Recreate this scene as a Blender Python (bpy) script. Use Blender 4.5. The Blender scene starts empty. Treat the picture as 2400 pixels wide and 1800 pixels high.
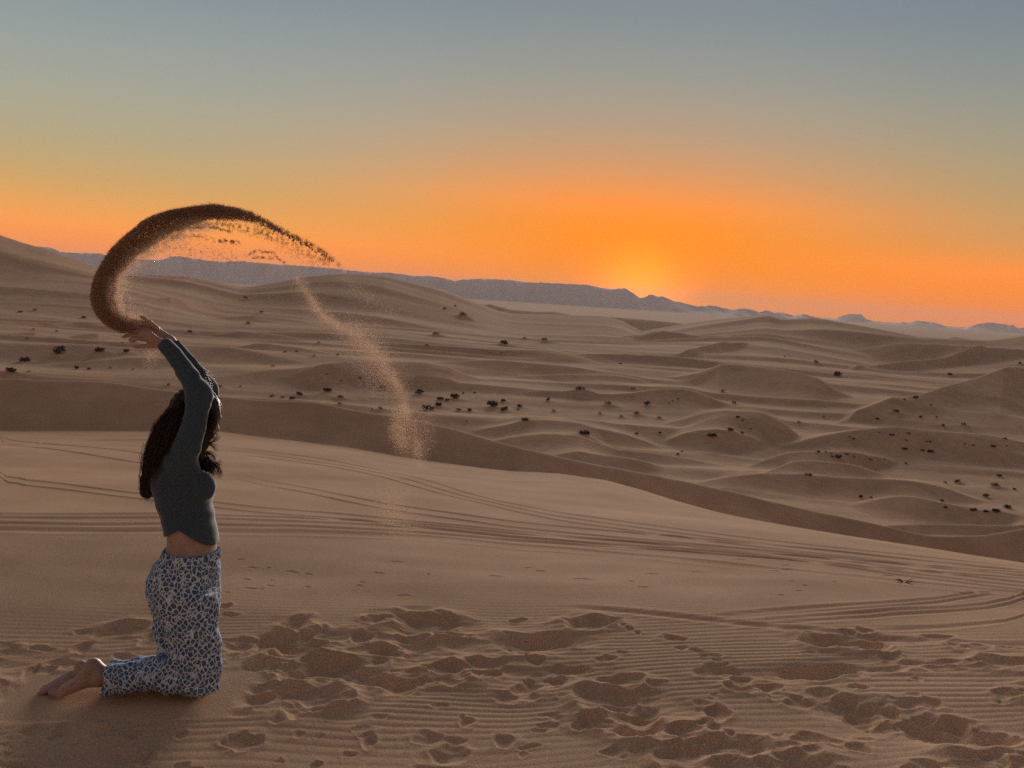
import bpy, math, random
import numpy as np
from mathutils import Matrix, Vector

scene = bpy.context.scene
R = math.radians

# ------------------------------------------------------------------ camera
FPX = 2600.0                      # focal length in photo pixels (photo 2400 x 1800)
PITCH, ROLL = R(4.70), R(3.80)
CAM = np.array([0.0, 0.0, 1.74])
_f = np.array([0, math.cos(PITCH), -math.sin(PITCH)])
_r0 = np.array([1.0, 0, 0])
_u0 = np.array([0, math.sin(PITCH), math.cos(PITCH)])
_r = _r0 * math.cos(ROLL) + _u0 * math.sin(ROLL)
_u = -_r0 * math.sin(ROLL) + _u0 * math.cos(ROLL)
cam_data = bpy.data.cameras.new("camera")
cam_data.sensor_width = 36.0
cam_data.lens = 36.0 * FPX / 2400.0
cam_data.clip_start = 0.05
cam_data.clip_end = 60000.0
cam = bpy.data.objects.new("camera", cam_data)
scene.collection.objects.link(cam)
cam.matrix_world = Matrix(((_r[0], _u[0], -_f[0], CAM[0]),
                           (_r[1], _u[1], -_f[1], CAM[1]),
                           (_r[2], _u[2], -_f[2], CAM[2]),
                           (0, 0, 0, 1)))
scene.camera = cam

# ------------------------------------------------------------------ colour management / engine
scene.view_settings.view_transform = 'Standard'
scene.view_settings.look = 'None'
scene.view_settings.exposure = 0.1
scene.view_settings.gamma = 1.0
scene.render.engine = 'CYCLES'
scene.cycles.max_bounces = 6
scene.cycles.diffuse_bounces = 3
scene.cycles.transmission_bounces = 4
scene.cycles.transparent_max_bounces = 8
scene.cycles.volume_bounces = 0
scene.cycles.sample_clamp_indirect = 2.0
scene.cycles.use_denoising = False
scene.render.film_transparent = False


def lin(r, g, b):
    f = lambda c: (c / 255 / 12.92) if c / 255 <= 0.04045 else ((c / 255 + 0.055) / 1.055) ** 2.4
    return (f(r), f(g), f(b), 1.0)


# ------------------------------------------------------------------ sunset sky
SUN_AZ, SUN_EL = R(6.2), R(8.0)   # centre of the glow behind the ridge
world = bpy.data.worlds.new("World")
scene.world = world
world.use_nodes = True
wn = world.node_tree
wn.nodes.clear()
WL = wn.links.new


def N(tree, kind, **kw):
    n = tree.nodes.new(kind)
    for k, v in kw.items():
        setattr(n, k, v)
    return n


def wmath(op, a, b=None, c=None, clamp=False, tree=wn):
    n = tree.nodes.new('ShaderNodeMath')
    n.operation = op
    n.use_clamp = clamp
    for i, v in enumerate((a, b, c)):
        if v is None:
            continue
        if isinstance(v, (int, float)):
            n.inputs[i].default_value = v
        else:
            tree.links.new(v, n.inputs[i])
    return n.outputs[0]


def ramp(tree, fac, stops, interp='B_SPLINE'):
    n = tree.nodes.new('ShaderNodeValToRGB')
    n.color_ramp.interpolation = interp
    el = n.color_ramp.elements
    while len(el) > 1:
        el.remove(el[-1])
    el[0].position = stops[0][0]
    el[0].color = stops[0][1]
    for p, c in stops[1:]:
        e = el.new(p)
        e.color = c
    tree.links.new(fac, n.inputs[0])
    return n.outputs[0]


def mixc(tree, fac, a, b, mode='MIX'):
    n = tree.nodes.new('ShaderNodeMix')
    n.data_type = 'RGBA'
    n.blend_type = mode
    if isinstance(fac, (int, float)):
        n.inputs[0].default_value = fac
    else:
        tree.links.new(fac, n.inputs[0])
    for i, v in ((6, a), (7, b)):
        if isinstance(v, tuple):
            n.inputs[i].default_value = v
        else:
            tree.links.new(v, n.inputs[i])
    return n.outputs[2]


tc = N(wn, 'ShaderNodeTexCoord')
sep = N(wn, 'ShaderNodeSeparateXYZ')
WL(tc.outputs['Generated'], sep.inputs[0])
X, Y, Z = sep.outputs
elev = wmath('MULTIPLY', wmath('ARCSINE', Z), 57.29578)
azim = wmath('MULTIPLY', wmath('ARCTAN2', X, Y), 57.29578)
daz = wmath('SUBTRACT', azim, math.degrees(SUN_AZ))
EM = 24.0                                   # degrees of elevation covered by the ramps
fac = wmath('DIVIDE', wmath('ADD', elev, 1.0), EM, clamp=True)
S = lambda e: (e + 1.0) / EM


def hz(k, c):   # brighter than display range near the horizon, where thick air dims it again
    return (c[0] * k, c[1] * k, c[2] * k, 1.0)


SKY_SUN = [(S(-1), hz(2.3, lin(255, 96, 0))), (S(1), hz(2.0, lin(255, 103, 0))), (S(3), hz(1.4, lin(255, 120, 0))),
           (S(4.5), hz(1.15, lin(248, 138, 34))), (S(6.5), lin(212, 152, 100)), (S(8.5), lin(180, 154, 126)),
           (S(11), lin(152, 152, 142)), (S(14), lin(130, 140, 145)), (S(19), lin(112, 126, 140)), (S(23), lin(100, 118, 138))]
SKY_LEFT = [(S(-1), hz(1.6, lin(238, 106, 40))), (S(.8), hz(1.5, lin(234, 116, 44))), (S(2.2), hz(1.25, lin(224, 146, 62))),
            (S(4), lin(198, 162, 102)), (S(6), lin(176, 164, 128)), (S(9), lin(156, 161, 152)),
            (S(12), lin(138, 150, 152)), (S(15), lin(118, 134, 150)), (S(19), lin(106, 124, 144)), (S(23), lin(98, 118, 142))]
SKY_RIGHT = [(S(-1), hz(2.2, lin(255, 88, 0))), (S(.8), hz(1.8, lin(250, 98, 8))), (S(2.2), hz(1.35, lin(234, 124, 34))),
             (S(4), lin(190, 152, 96)), (S(6.5), lin(168, 154, 112)), (S(9), lin(150, 150, 130)),
             (S(12), lin(128, 139, 140)), (S(15), lin(110, 124, 138)), (S(19), lin(98, 114, 132)), (S(23), lin(92, 110, 132))]
c_sun = ramp(wn, fac, SKY_SUN)
c_left = ramp(wn, fac, SKY_LEFT)
c_right = ramp(wn, fac, SKY_RIGHT)
wside = wmath('ADD', wmath('DIVIDE', daz, 24.0), 0.5, clamp=True)
c_side = mixc(wn, wside, c_left, c_right)
g = wmath('DIVIDE', daz, wmath('ADD', 12.5, wmath('MULTIPLY', wmath('MAXIMUM', elev, 0.0), 0.25)))
wsun = wmath('EXPONENT', wmath('MULTIPLY', wmath('MULTIPLY', g, g), -1.0))
c_low = mixc(wn, wsun, c_side, c_sun)
# small golden core where the sun went down
cx_ = wmath('DIVIDE', wmath('SUBTRACT', daz, 0.0), 2.0)
cz_ = wmath('DIVIDE', wmath('SUBTRACT', elev, 0.0), 2.1)
core = wmath('EXPONENT', wmath('MULTIPLY', wmath('ADD', wmath('MULTIPLY', cx_, cx_), wmath('MULTIPLY', cz_, cz_)), -1.0))
c_low = mixc(wn, core, c_low, (2.6, .52, 0.0, 1.0))
# high sky: Nishita; side away from the sunset: flat warm colour added as fill light
nish = N(wn, 'ShaderNodeTexSky')
nish.sky_type = 'NISHITA'
nish.sun_disc = False
nish.sun_elevation = R(9.0)
nish.sun_rotation = SUN_AZ
nish.air_density = 1.2
nish.dust_density = 2.0
nish_c = mixc(wn, 1.0, nish.outputs[0], (0.085, 0.085, 0.085, 1.0), 'MULTIPLY')
high = wmath('DIVIDE', wmath('SUBTRACT', elev, 20.0), 20.0, clamp=True)
away = wmath('DIVIDE', wmath('SUBTRACT', wmath('ABSOLUTE', daz), 45.0), 50.0, clamp=True)
c_back = mixc(wn, away, c_low, lin(148, 114, 94))
c_all = mixc(wn, high, c_back, nish_c)
below = wmath('MULTIPLY', wmath('ADD', elev, 1.0), -0.5, clamp=True)
c_all = mixc(wn, below, c_all, lin(92, 70, 58))
bg = N(wn, 'ShaderNodeBackground')
WL(c_all, bg.inputs[0])
bg.inputs[1].default_value = 1.0
wo = N(wn, 'ShaderNodeOutputWorld')
WL(bg.outputs[0], wo.inputs[0])

sun_data = bpy.data.lights.new("sunset_glow", 'SUN')
sun_data.energy = 5.0
sun_data.angle = R(23.0)
sun_data.color = (1.0, 0.83, 0.69)
sun = bpy.data.objects.new("sunset_glow", sun_data)
scene.collection.objects.link(sun)
_sd = Vector((math.sin(SUN_AZ) * math.cos(SUN_EL), math.cos(SUN_AZ) * math.cos(SUN_EL), math.sin(SUN_EL)))
sun.rotation_euler = _sd.to_track_quat('Z', 'Y').to_euler()
sun.location = _sd * 50

# ------------------------------------------------------------------ helpers
def tag(o, label=None, cat=None, group=None, kind=None):
    if label: o['label'] = label
    if cat: o['category'] = cat
    if group: o['group'] = group
    if kind: o['kind'] = kind
    return o


def ray(px, py):
    px = np.asarray(px, float); py = np.asarray(py, float)
    return (_f[:, None] * FPX + _r[:, None] * (px.ravel() - 1200) - _u[:, None] * (py.ravel() - 900))


def sight(px, py, r):
    """azimuth and world height of a point sighted at horizontal distance r"""
    d = ray(px, py)
    h = np.hypot(d[0], d[1])
    return np.arctan2(d[0], d[1]), CAM[2] + d[2] / h * np.asarray(r, float)


def at_depth(px, py, w, D=4.53):
    """world point on the upright plane y = D - w"""
    d = ray(px, py)[:, 0]
    y = D - w
    return np.array([d[0] / d[1] * y, y, CAM[2] + d[2] / d[1] * y])


def mesh_np(name, V, F, mat=None, parent=None, smooth=True, link=True):
    V = np.asarray(V, np.float32); F = np.asarray(F, np.int32)
    me = bpy.data.meshes.new(name)
    me.vertices.add(len(V)); me.vertices.foreach_set('co', V.ravel())
    k = F.shape[1]
    me.loops.add(F.size); me.loops.foreach_set('vertex_index', F.ravel())
    me.polygons.add(len(F))
    me.polygons.foreach_set('loop_start', np.arange(0, F.size, k, dtype=np.int32))
    me.polygons.foreach_set('loop_total', np.full(len(F), k, np.int32))
    me.polygons.foreach_set('use_smooth', np.full(len(F), smooth, bool))
    me.update(calc_edges=True)
    if mat: me.materials.append(mat)
    o = bpy.data.objects.new(name, me)
    if link: scene.collection.objects.link(o)
    if parent is not None: o.parent = parent
    return o


_perm = np.random.RandomState(7).permutation(512)


def _hash(ix, iy, seed):
    return _perm[(_perm[(_perm[(ix & 511)] + iy) & 511] + seed * 37) & 511]


def noise(x, y, seed=0):
    """gradient noise, about -1..1"""
    ix = np.floor(x).astype(np.int64); iy = np.floor(y).astype(np.int64)
    fx = x - ix; fy = y - iy
    u = fx * fx * fx * (fx * (fx * 6 - 15) + 10); v = fy * fy * fy * (fy * (fy * 6 - 15) + 10)
    def gr(a, b, dx, dy):
        t = _hash(a, b, seed) * (2 * np.pi / 512)
        return np.cos(t) * dx + np.sin(t) * dy
    n00 = gr(ix, iy, fx, fy); n10 = gr(ix + 1, iy, fx - 1, fy)
    n01 = gr(ix, iy + 1, fx, fy - 1); n11 = gr(ix + 1, iy + 1, fx - 1, fy - 1)
    return ((n00 * (1 - u) + n10 * u) * (1 - v) + (n01 * (1 - u) + n11 * u) * v) * 1.5


def sstep(x, a, b):
    t = np.clip((x - a) / (b - a), 0, 1)
    return t * t * (3 - 2 * t)

# ------------------------------------------------------------------ materials
def new_mat(name):
    m = bpy.data.materials.new(name)
    m.use_nodes = True
    t = m.node_tree
    b = t.nodes['Principled BSDF']
    return m, t, b


def sand_material():
    m, t, b = new_mat('desert_sand')
    geo = N(t, 'ShaderNodeNewGeometry')
    def noi(scale, det=4, rough=.55):
        n = N(t, 'ShaderNodeTexNoise'); n.inputs['Scale'].default_value = scale
        n.inputs['Detail'].default_value = det; n.inputs['Roughness'].default_value = rough
        t.links.new(geo.outputs['Position'], n.inputs['Vector'])
        return n.outputs[0]
    big = ramp(t, noi(.018, 5), [(.32, (.600, .400, .266, 1)), (.68, (.630, .440, .305, 1))], 'LINEAR')
    mid = ramp(t, noi(.9, 4), [(.3, (.90, .88, .86, 1)), (.7, (1.05, 1.05, 1.05, 1))], 'LINEAR')
    c = mixc(t, 1.0, big, mid, 'MULTIPLY')
    mid2 = ramp(t, noi(.22, 6, .65), [(.35, (.90, .88, .87, 1)), (.65, (1.08, 1.08, 1.08, 1))], 'LINEAR')
    c = mixc(t, 1.0, c, mid2, 'MULTIPLY')
    grain = ramp(t, noi(190, 2, .7), [(.34, (.62, .60, .58, 1)), (.5, (1, 1, 1, 1)), (.68, (1.36, 1.36, 1.34, 1))], 'LINEAR')
    c = mixc(t, 1.0, c, grain, 'MULTIPLY')
    # sand tone multiplied darker and browner with distance, over the valley dunes
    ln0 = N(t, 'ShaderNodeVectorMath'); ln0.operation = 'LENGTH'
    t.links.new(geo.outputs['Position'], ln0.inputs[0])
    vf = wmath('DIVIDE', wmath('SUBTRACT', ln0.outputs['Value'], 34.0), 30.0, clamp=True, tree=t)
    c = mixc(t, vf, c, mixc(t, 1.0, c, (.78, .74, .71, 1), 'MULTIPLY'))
    # stony desert plain beyond the dunes
    ln = N(t, 'ShaderNodeVectorMath'); ln.operation = 'LENGTH'
    t.links.new(geo.outputs['Position'], ln.inputs[0])
    farf = wmath('DIVIDE', wmath('SUBTRACT', ln.outputs['Value'], 800.0), 700.0, clamp=True, tree=t)
    plain = ramp(t, noi(.0022, 5), [(.35, (.05, .040, .036, 1)), (.65, (.085, .068, .060, 1))], 'LINEAR')
    c = mixc(t, farf, c, plain)
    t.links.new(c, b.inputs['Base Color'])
    sheen = wmath('MULTIPLY', wmath('SUBTRACT', 1.0, farf, tree=t), .27, tree=t)
    b.inputs['Roughness'].default_value = .95
    b.inputs['Specular IOR Level'].default_value = .07
    bp = N(t, 'ShaderNodeBump'); bp.inputs['Strength'].default_value = .35; bp.inputs['Distance'].default_value = .004
    t.links.new(noi(95, 3, .7), bp.inputs['Height'])
    t.links.new(bp.outputs[0], b.inputs['Normal'])
    # loose grains: mostly matt, with a little grazing sheen near the viewer
    df = N(t, 'ShaderNodeBsdfDiffuse'); df.inputs['Roughness'].default_value = .6
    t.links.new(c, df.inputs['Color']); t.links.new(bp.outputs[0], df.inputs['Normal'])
    mx = N(t, 'ShaderNodeMixShader')
    t.links.new(sheen, mx.inputs[0]); t.links.new(df.outputs[0], mx.inputs[1]); t.links.new(b.outputs[0], mx.inputs[2])
    t.links.new(mx.outputs[0], t.nodes['Material Output'].inputs[0])
    return m


M_SAND = sand_material()

# ------------------------------------------------------------------ terrain: profile lines (photo sight lines at real distances)
az_cols = np.concatenate([np.linspace(-180, -48, 50, endpoint=False), np.linspace(-48, -27, 200, endpoint=False),
                          np.linspace(-27, 27, 1010, endpoint=False), np.linspace(27, 48, 200, endpoint=False),
                          np.linspace(48, 180, 51)])
AZ = np.radians(az_cols)
rows = np.concatenate([[.02], np.geomspace(.4, 3.3, 36, endpoint=False), np.arange(3.3, 9.0, .0085),
                       9.0 * 1.003 ** np.arange(0, 460)])
rows = np.concatenate([rows, np.geomspace(rows[-1] * 1.0025, 95, 390, endpoint=False)])
rows = np.concatenate([rows, np.geomspace(rows[-1] * 1.0025, 800, 500, endpoint=False), np.geomspace(800, 16000, 170)])
NR, NC = len(rows), len(AZ)
AZV = np.clip(AZ, R(-30), R(30))


def line(pts, r):
    pts = np.array(pts, float)
    rr = np.full(len(pts), float(r)) if np.isscalar(r) else np.array(r, float)
    a, z = sight(pts[:, 0], pts[:, 1], rr)
    o = np.argsort(a)
    return np.interp(AZV, a[o], rr[o]), np.interp(AZV, a[o], z[o])


def dense(pts, n=9):
    """resample a pixel polyline"""
    pts = np.array(pts, float)
    xs = np.unique(np.concatenate([np.linspace(pts[i, 0], pts[i + 1, 0], n) for i in range(len(pts) - 1)]))
    return np.stack([xs, np.interp(xs, pts[:, 0], pts[:, 1])], 1)


knots = []   # (r array, z array, sharp)
r4, z4 = line([(0, 1641), (200, 1638), (400, 1632), (600, 1630), (1200, 1645), (2400, 1688)], [4.91, 4.78, 4.67, 4.58, 4.5, 4.5])
knots.append((np.full(NC, .01), z4 + 0.02, 0))
knots.append((np.full(NC, 3.3), z4, 0))
knots.append((r4, z4, 0))
knots.append((*line([(0, 1440), (600, 1425), (1200, 1440), (2400, 1500)], [6.1, 5.9, 5.8, 5.8]), 0))
knots.append((*line([(0, 1270), (1200, 1310), (2400, 1392)], 7.5), 0))
knots.append((*line([(0, 1165), (1200, 1222), (2400, 1350)], [10, 10, 9.5]), 0))
knots.append((*line([(0, 1085), (1200, 1158), (2400, 1330)], [15, 15, 12]), 0))
LOW = dense([(0, 1010), (500, 1010), (800, 1046), (1000, 1080), (1200, 1104), (1308, 1109), (1417, 1124), (1504, 1146), (1580, 1170),
             (1688, 1200), (1743, 1214), (1850, 1234), (1960, 1251), (2122, 1276), (2285, 1301), (2400, 1317)])
UP = dense([(0, 884), (250, 892), (500, 926), (640, 936), (740, 941), (870, 965), (1000, 987), (1100, 1013), (1200, 1042), (1300, 1066),
            (1417, 1090), (1547, 1113), (1688, 1143), (1797, 1170), (1905, 1195), (2014, 1217), (2122, 1241), (2176, 1252),
            (2231, 1255), (2312, 1252), (2400, 1236)])
rf = np.interp(LOW[:, 0], [0, 1200, 1500, 2400], [30, 28, 24, 15.5])
r_foot, z_foot = line(LOW, rf)
xs_at = np.interp(AZV, *(lambda a: (a[0], a[1]))((sight(LOW[:, 0], LOW[:, 1], rf)[0], LOW[:, 0])))
knots.append((r_foot, z_foot, 1))
gap = np.interp(xs_at, [0, 1250, 1500, 2400], [.25, .4, 3.0, 12.0])
drop = np.interp(xs_at, [0, 1250, 1500, 2400], [.02, .06, 1.0, 4.0])
r2 = r_foot + gap
z2 = CAM[2] + (z_foot - CAM[2]) / r_foot * r2 - drop
knots.append((r2, z2, 0 if False else 1))
# crest of the dark face: solve slope .27 from (r2, z2) to the sight line
au, zu1 = sight(UP[:, 0], UP[:, 1], 1.0)
su = np.interp(AZV, au, zu1 - CAM[2])          # sight slope (negative)
slope = .30
rc = (z2 - CAM[2] - slope * r2) / (su - slope)
zc = CAM[2] + su * rc
knots.append((rc, zc, 1))
knots.append((rc + 7, zc - 2.6, 0))
knots.append((np.maximum(62, rc + 22), np.full(NC, -12.0), 0))
knots.append((np.full(NC, 100.), np.full(NC, -13.8), 0))
knots.append((np.full(NC, 200.), np.full(NC, -15.0), 0))
knots.append((np.full(NC, 330.), np.interp(xs_at, [0, 600, 1200, 2400], [-13.5, -15, -15, -16.0]), 0))
knots.append((*line([(0, 668), (240, 672), (500, 735), (900, 750), (1200, 790), (1500, 805), (1800, 800), (2100, 850), (2400, 850)],
                    [470, 470, 470, 480, 480, 480, 480, 480, 480]), 0))
SKYL = dense([(-300, 480), (0, 549), (54, 567), (108, 582), (163, 601), (228, 624), (300, 642), (369, 645), (434, 647), (488, 656), (564, 672),
              (585, 672), (651, 662), (705, 650), (760, 644), (803, 641), (852, 643), (901, 647), (950, 658), (1031, 677), (1085, 696),
              (1129, 713), (1165, 727), (1200, 734), (1254, 736), (1300, 736), (1341, 738), (1417, 740), (1460, 752), (1504, 776), (1580, 762), (1661, 750),
              (1743, 742), (1790, 736), (1802, 736.5), (1829, 745), (1851, 746), (1900, 744), (1932, 747), (1987, 757), (2068, 772),
              (2150, 788), (2231, 793), (2312, 796), (2350, 792), (2400, 783), (2700, 740)], 12)
rs = np.interp(SKYL[:, 0], [-300, 0, 240, 330, 700, 1100, 1500, 1800, 2400], [600, 620, 620, 680, 720, 740, 720, 700, 640])
rsk, zsk = line(SKYL, rs)
knots.append((rsk, zsk, 2))
knots.append((rsk + 60, zsk - 9, 0))
knots.append((np.full(NC, 960.), np.full(NC, -26.), 0))
knots.append((np.full(NC, 1800.), np.full(NC, -34.), 0))
knots.append((np.full(NC, 4000.), np.full(NC, -52.), 0))
knots.append((np.full(NC, 16000.), np.full(NC, -60.), 0))

KR = np.stack([k[0] for k in knots]); KZ = np.stack([k[1] for k in knots]); KS = [k[2] for k in knots]
K = len(knots)
ker = np.exp(-np.linspace(-2, 2, 61) ** 2); ker /= ker.sum()
for kk in list(range(0, 7)) + list(range(10, 16)):        # soften the hidden and gentle lines across the view
    for arr in (KR, KZ):
        arr[kk] = np.convolve(np.pad(arr[kk], 30, mode='edge'), ker, 'valid')
h = np.diff(KR, axis=0); dlt = np.diff(KZ, axis=0) / h
mL = np.zeros_like(KR); mR = np.zeros_like(KR)
for i in range(K):
    if i == 0: mL[i] = mR[i] = 0
    elif i == K - 1: mL[i] = mR[i] = dlt[-1]
    elif KS[i] == 1:
        mL[i] = dlt[i - 1]; mR[i] = dlt[i]
    elif KS[i] == 2:
        mL[i] = dlt[i - 1] * .25; mR[i] = dlt[i]
    else:
        a_, b_ = dlt[i - 1], dlt[i]
        w1 = 2 * h[i] + h[i - 1]; w2 = h[i] + 2 * h[i - 1]
        with np.errstate(divide='ignore', invalid='ignore'):
            m_ = np.where(a_ * b_ > 0, (w1 + w2) / (w1 / a_ + w2 / b_), 0)
        mL[i] = mR[i] = np.nan_to_num(m_)
RR = np.repeat(rows[:, None], NC, 1)
H = np.empty((NR, NC))
for j in range(NC):
    idx = np.clip(np.searchsorted(KR[:, j], rows, side='right') - 1, 0, K - 2)
    hh = h[idx, j]; t_ = np.clip((rows - KR[idx, j]) / hh, 0, 1)
    H[:, j] = ((2 * t_**3 - 3 * t_**2 + 1) * KZ[idx, j] + (t_**3 - 2 * t_**2 + t_) * hh * mR[idx, j]
               + (-2 * t_**3 + 3 * t_**2) * KZ[idx + 1, j] + (t_**3 - t_**2) * hh * mL[idx + 1, j])
XX = RR * np.sin(AZ)[None]; YY = RR * np.cos(AZ)[None]
_k = np.nonzero(rows > 20)[0][0]
for _ in range(4):
    H[_k + 1:-1] = .25 * H[_k:-2] + .5 * H[_k + 1:-1] + .25 * H[_k + 2:]
BASE = H.copy()


def col_of(a): return np.clip(np.searchsorted(AZ, a), 0, NC - 1)


def ground_hit(px, py, rmin=2.5, field=None, lift=0.0, rmax=15000):
    """first ground point on the sight line"""
    F = H if field is None else field
    a, s = sight(px, py, 1.0); a = float(a[0]); s = float(s[0]) - CAM[2]
    j = col_of(a)
    m = (rows > rmin) & (rows < rmax)
    rr = rows[m]; zr = CAM[2] + s * rr
    below_ = np.nonzero(zr <= F[m, j] + lift)[0]
    k = below_[0] if len(below_) else len(rr) - 1
    return a, rr[k], float(F[m, j][k])


# transverse dunes of the sand sea between the crest and the skyline
ia = np.nonzero(rows > 36)[0][0]; ib = np.nonzero(rows > 1700)[0][0]
x, y, r_ = XX[ia:ib], YY[ia:ib], RR[ia:ib]


def saw(p, up=.34):
    p = p - np.floor(p)
    a_ = np.clip(p / up, 0, 1); b_ = np.clip((p - up) / (1 - up), 0, 1)
    return np.where(p < up, a_ * a_ * (2.2 - 1.2 * a_), (1 - b_) ** 1.35)


def dune_layer(lam, amp, seed, rot=0.0, stretch=3.0):
    c_, s_ = math.cos(rot), math.sin(rot)
    xr = x * c_ + y * s_; yr = -x * s_ + y * c_
    warp = noise(xr / (lam * 3.4), yr / (lam * 2.4), seed) * .85 + noise(xr / (lam * .9), yr / (lam * 1.6), seed + 1) * .16
    am = np.clip(.45 + .9 * noise(xr / (lam * stretch), yr / (lam * 1.1), seed + 2), 0, 1.25)
    return amp * am * saw(yr / lam + warp)


fade = sstep(r_, 46, 80) * (1 - sstep(r_, 520, 690))
mid = dune_layer(46, 1.9, 11, .10) * (1 - .35 * sstep(r_, 380, 600)) + dune_layer(21, .95, 23, -.08) * (1 - sstep(r_, 250, 480)) \
    + dune_layer(9.5, .22, 37, .05) * (1 - sstep(r_, 110, 220))
mid += noise(x / 120, y / 90, 5) * 2.0
H[ia:ib] += (mid - 1.0) * fade
# a little rolling relief on the skyline faces and the far dunes
f2 = sstep(r_, 420, 560) * (1 - sstep(r_, 1500, 1700))
cr = np.exp(-((r_ - rsk[None]) / 30.0) ** 2)
H[ia:ib] += (dune_layer(85, 3.2, 51, -.12, 2.2) - 1.2) * f2 * (1 - cr)
del mid, fade

# hand placed dunes: crest polyline (photo px), height
STROKES = [
    # big ridges
    ([(1960, 948), (2040, 936), (2150, 920), (2250, 895), (2330, 868), (2420, 842), (2520, 812), (2640, 790)], 9.0, 1.0, 150),
    ([(1560, 868), (1640, 862), (1720, 838), (1780, 832), (1840, 838), (1900, 862), (1960, 893), (2010, 918)], 3.6, .6, 190),
    ([(650, 872), (700, 860), (760, 848), (860, 852), (1000, 851), (1060, 853), (1110, 868), (1150, 880)], 4.6, 1, 110),
    ([(1180, 905), (1260, 918), (1380, 921), (1480, 914), (1560, 905), (1620, 900), (1660, 908), (1720, 930)], 3.6, 1, 110),
    ([(1560, 958), (1660, 950), (1700, 946), (1790, 950), (1850, 962), (1885, 990)], 3.2, 1, 90),
    ([(1820, 1000), (1900, 992), (2000, 990), (2100, 988), (2180, 996), (2300, 1002), (2350, 1010), (2420, 1026)], 2.8, 1, 80),
    ([(1010, 1010), (1110, 1012), (1200, 996), (1290, 990), (1350, 991), (1400, 1010), (1450, 1030), (1560, 1036), (1700, 1044)], 2.0, 1, 70),
    ([(1100, 975), (1180, 970), (1230, 965), (1330, 970), (1450, 985), (1560, 1000)], 1.8, 1, 80),
    ([(1560, 990), (1600, 984), (1680, 984), (1740, 998), (1800, 1006)], 1.8, 1, 70),
    ([(1260, 1052), (1330, 1048), (1450, 1052), (1560, 1058)], 1.5, 1, 60),
    ([(1600, 1090), (1700, 1080), (1780, 1080), (1900, 1086), (1960, 1092), (2100, 1090), (2230, 1090), (2320, 1112)], 2.4, 1, 55),
    ([(1990, 1140), (2060, 1138), (2150, 1142), (2300, 1168), (2400, 1180)], 1.6, 1, 50),
    ([(1980, 1215), (2060, 1216), (2200, 1220), (2300, 1212), (2400, 1200)], 1.0, 1, 45),
    ([(1750, 1045), (1850, 1030), (1950, 1028), (2080, 1034), (2110, 1040)], 1.6, 1, 60),
    ([(1780, 1076), (1860, 1060), (1960, 1062), (2100, 1075)], 1.2, 1, 55),
    ([(1130, 820), (1200, 824), (1290, 823), (1350, 832), (1420, 844)], 3.0, 1, 180),
    ([(1000, 840), (1110, 836), (1200, 842), (1330, 850), (1480, 868), (1560, 880)], 2.6, 1, 150),
    ([(1130, 876), (1250, 872), (1380, 872), (1500, 868), (1530, 880)], 2.4, 1, 130),
    ([(0, 742), (100, 745), (190, 750), (260, 745)], 2.4, 1, 220),
    ([(0, 780), (80, 776), (130, 790), (230, 776), (300, 784)], 2.4, 1, 160),
    ([(40, 812), (120, 812), (200, 810), (330, 808), (420, 810)], 1.9, 1, 140),
    ([(60, 838), (180, 836), (300, 830), (400, 832), (520, 846)], 1.9, 1, 120),
    ([(540, 806), (600, 800), (700, 812), (800, 826)], 2.4, 1, 150),
    ([(500, 768), (560, 766), (640, 778), (730, 792)], 2.6, 1, 200),
    ([(500, 738), (600, 735), (680, 742), (760, 750)], 2.6, 1, 250),
    ([(300, 700), (400, 695), (500, 712), (560, 714)], 2.8, 1, 300),
    ([(540, 870), (620, 872), (700, 866)], 1.4, 1, 110),
    ([(1450, 768), (1560, 774), (1660, 788), (1780, 784)], 3.0, 1, 330),
    ([(1500, 838), (1600, 822), (1700, 798), (1780, 800)], 2.6, 1, 260),
    ([(1990, 800), (2100, 795), (2250, 800), (2400, 812)], 6.0, .7, 420),
    ([(1980, 856), (2060, 846), (2200, 832), (2330, 806)], 4.0, .7, 300),
    ([(1950, 885), (2060, 893), (2130, 900), (2200, 896)], 1.8, 1, 170),
]
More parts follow.
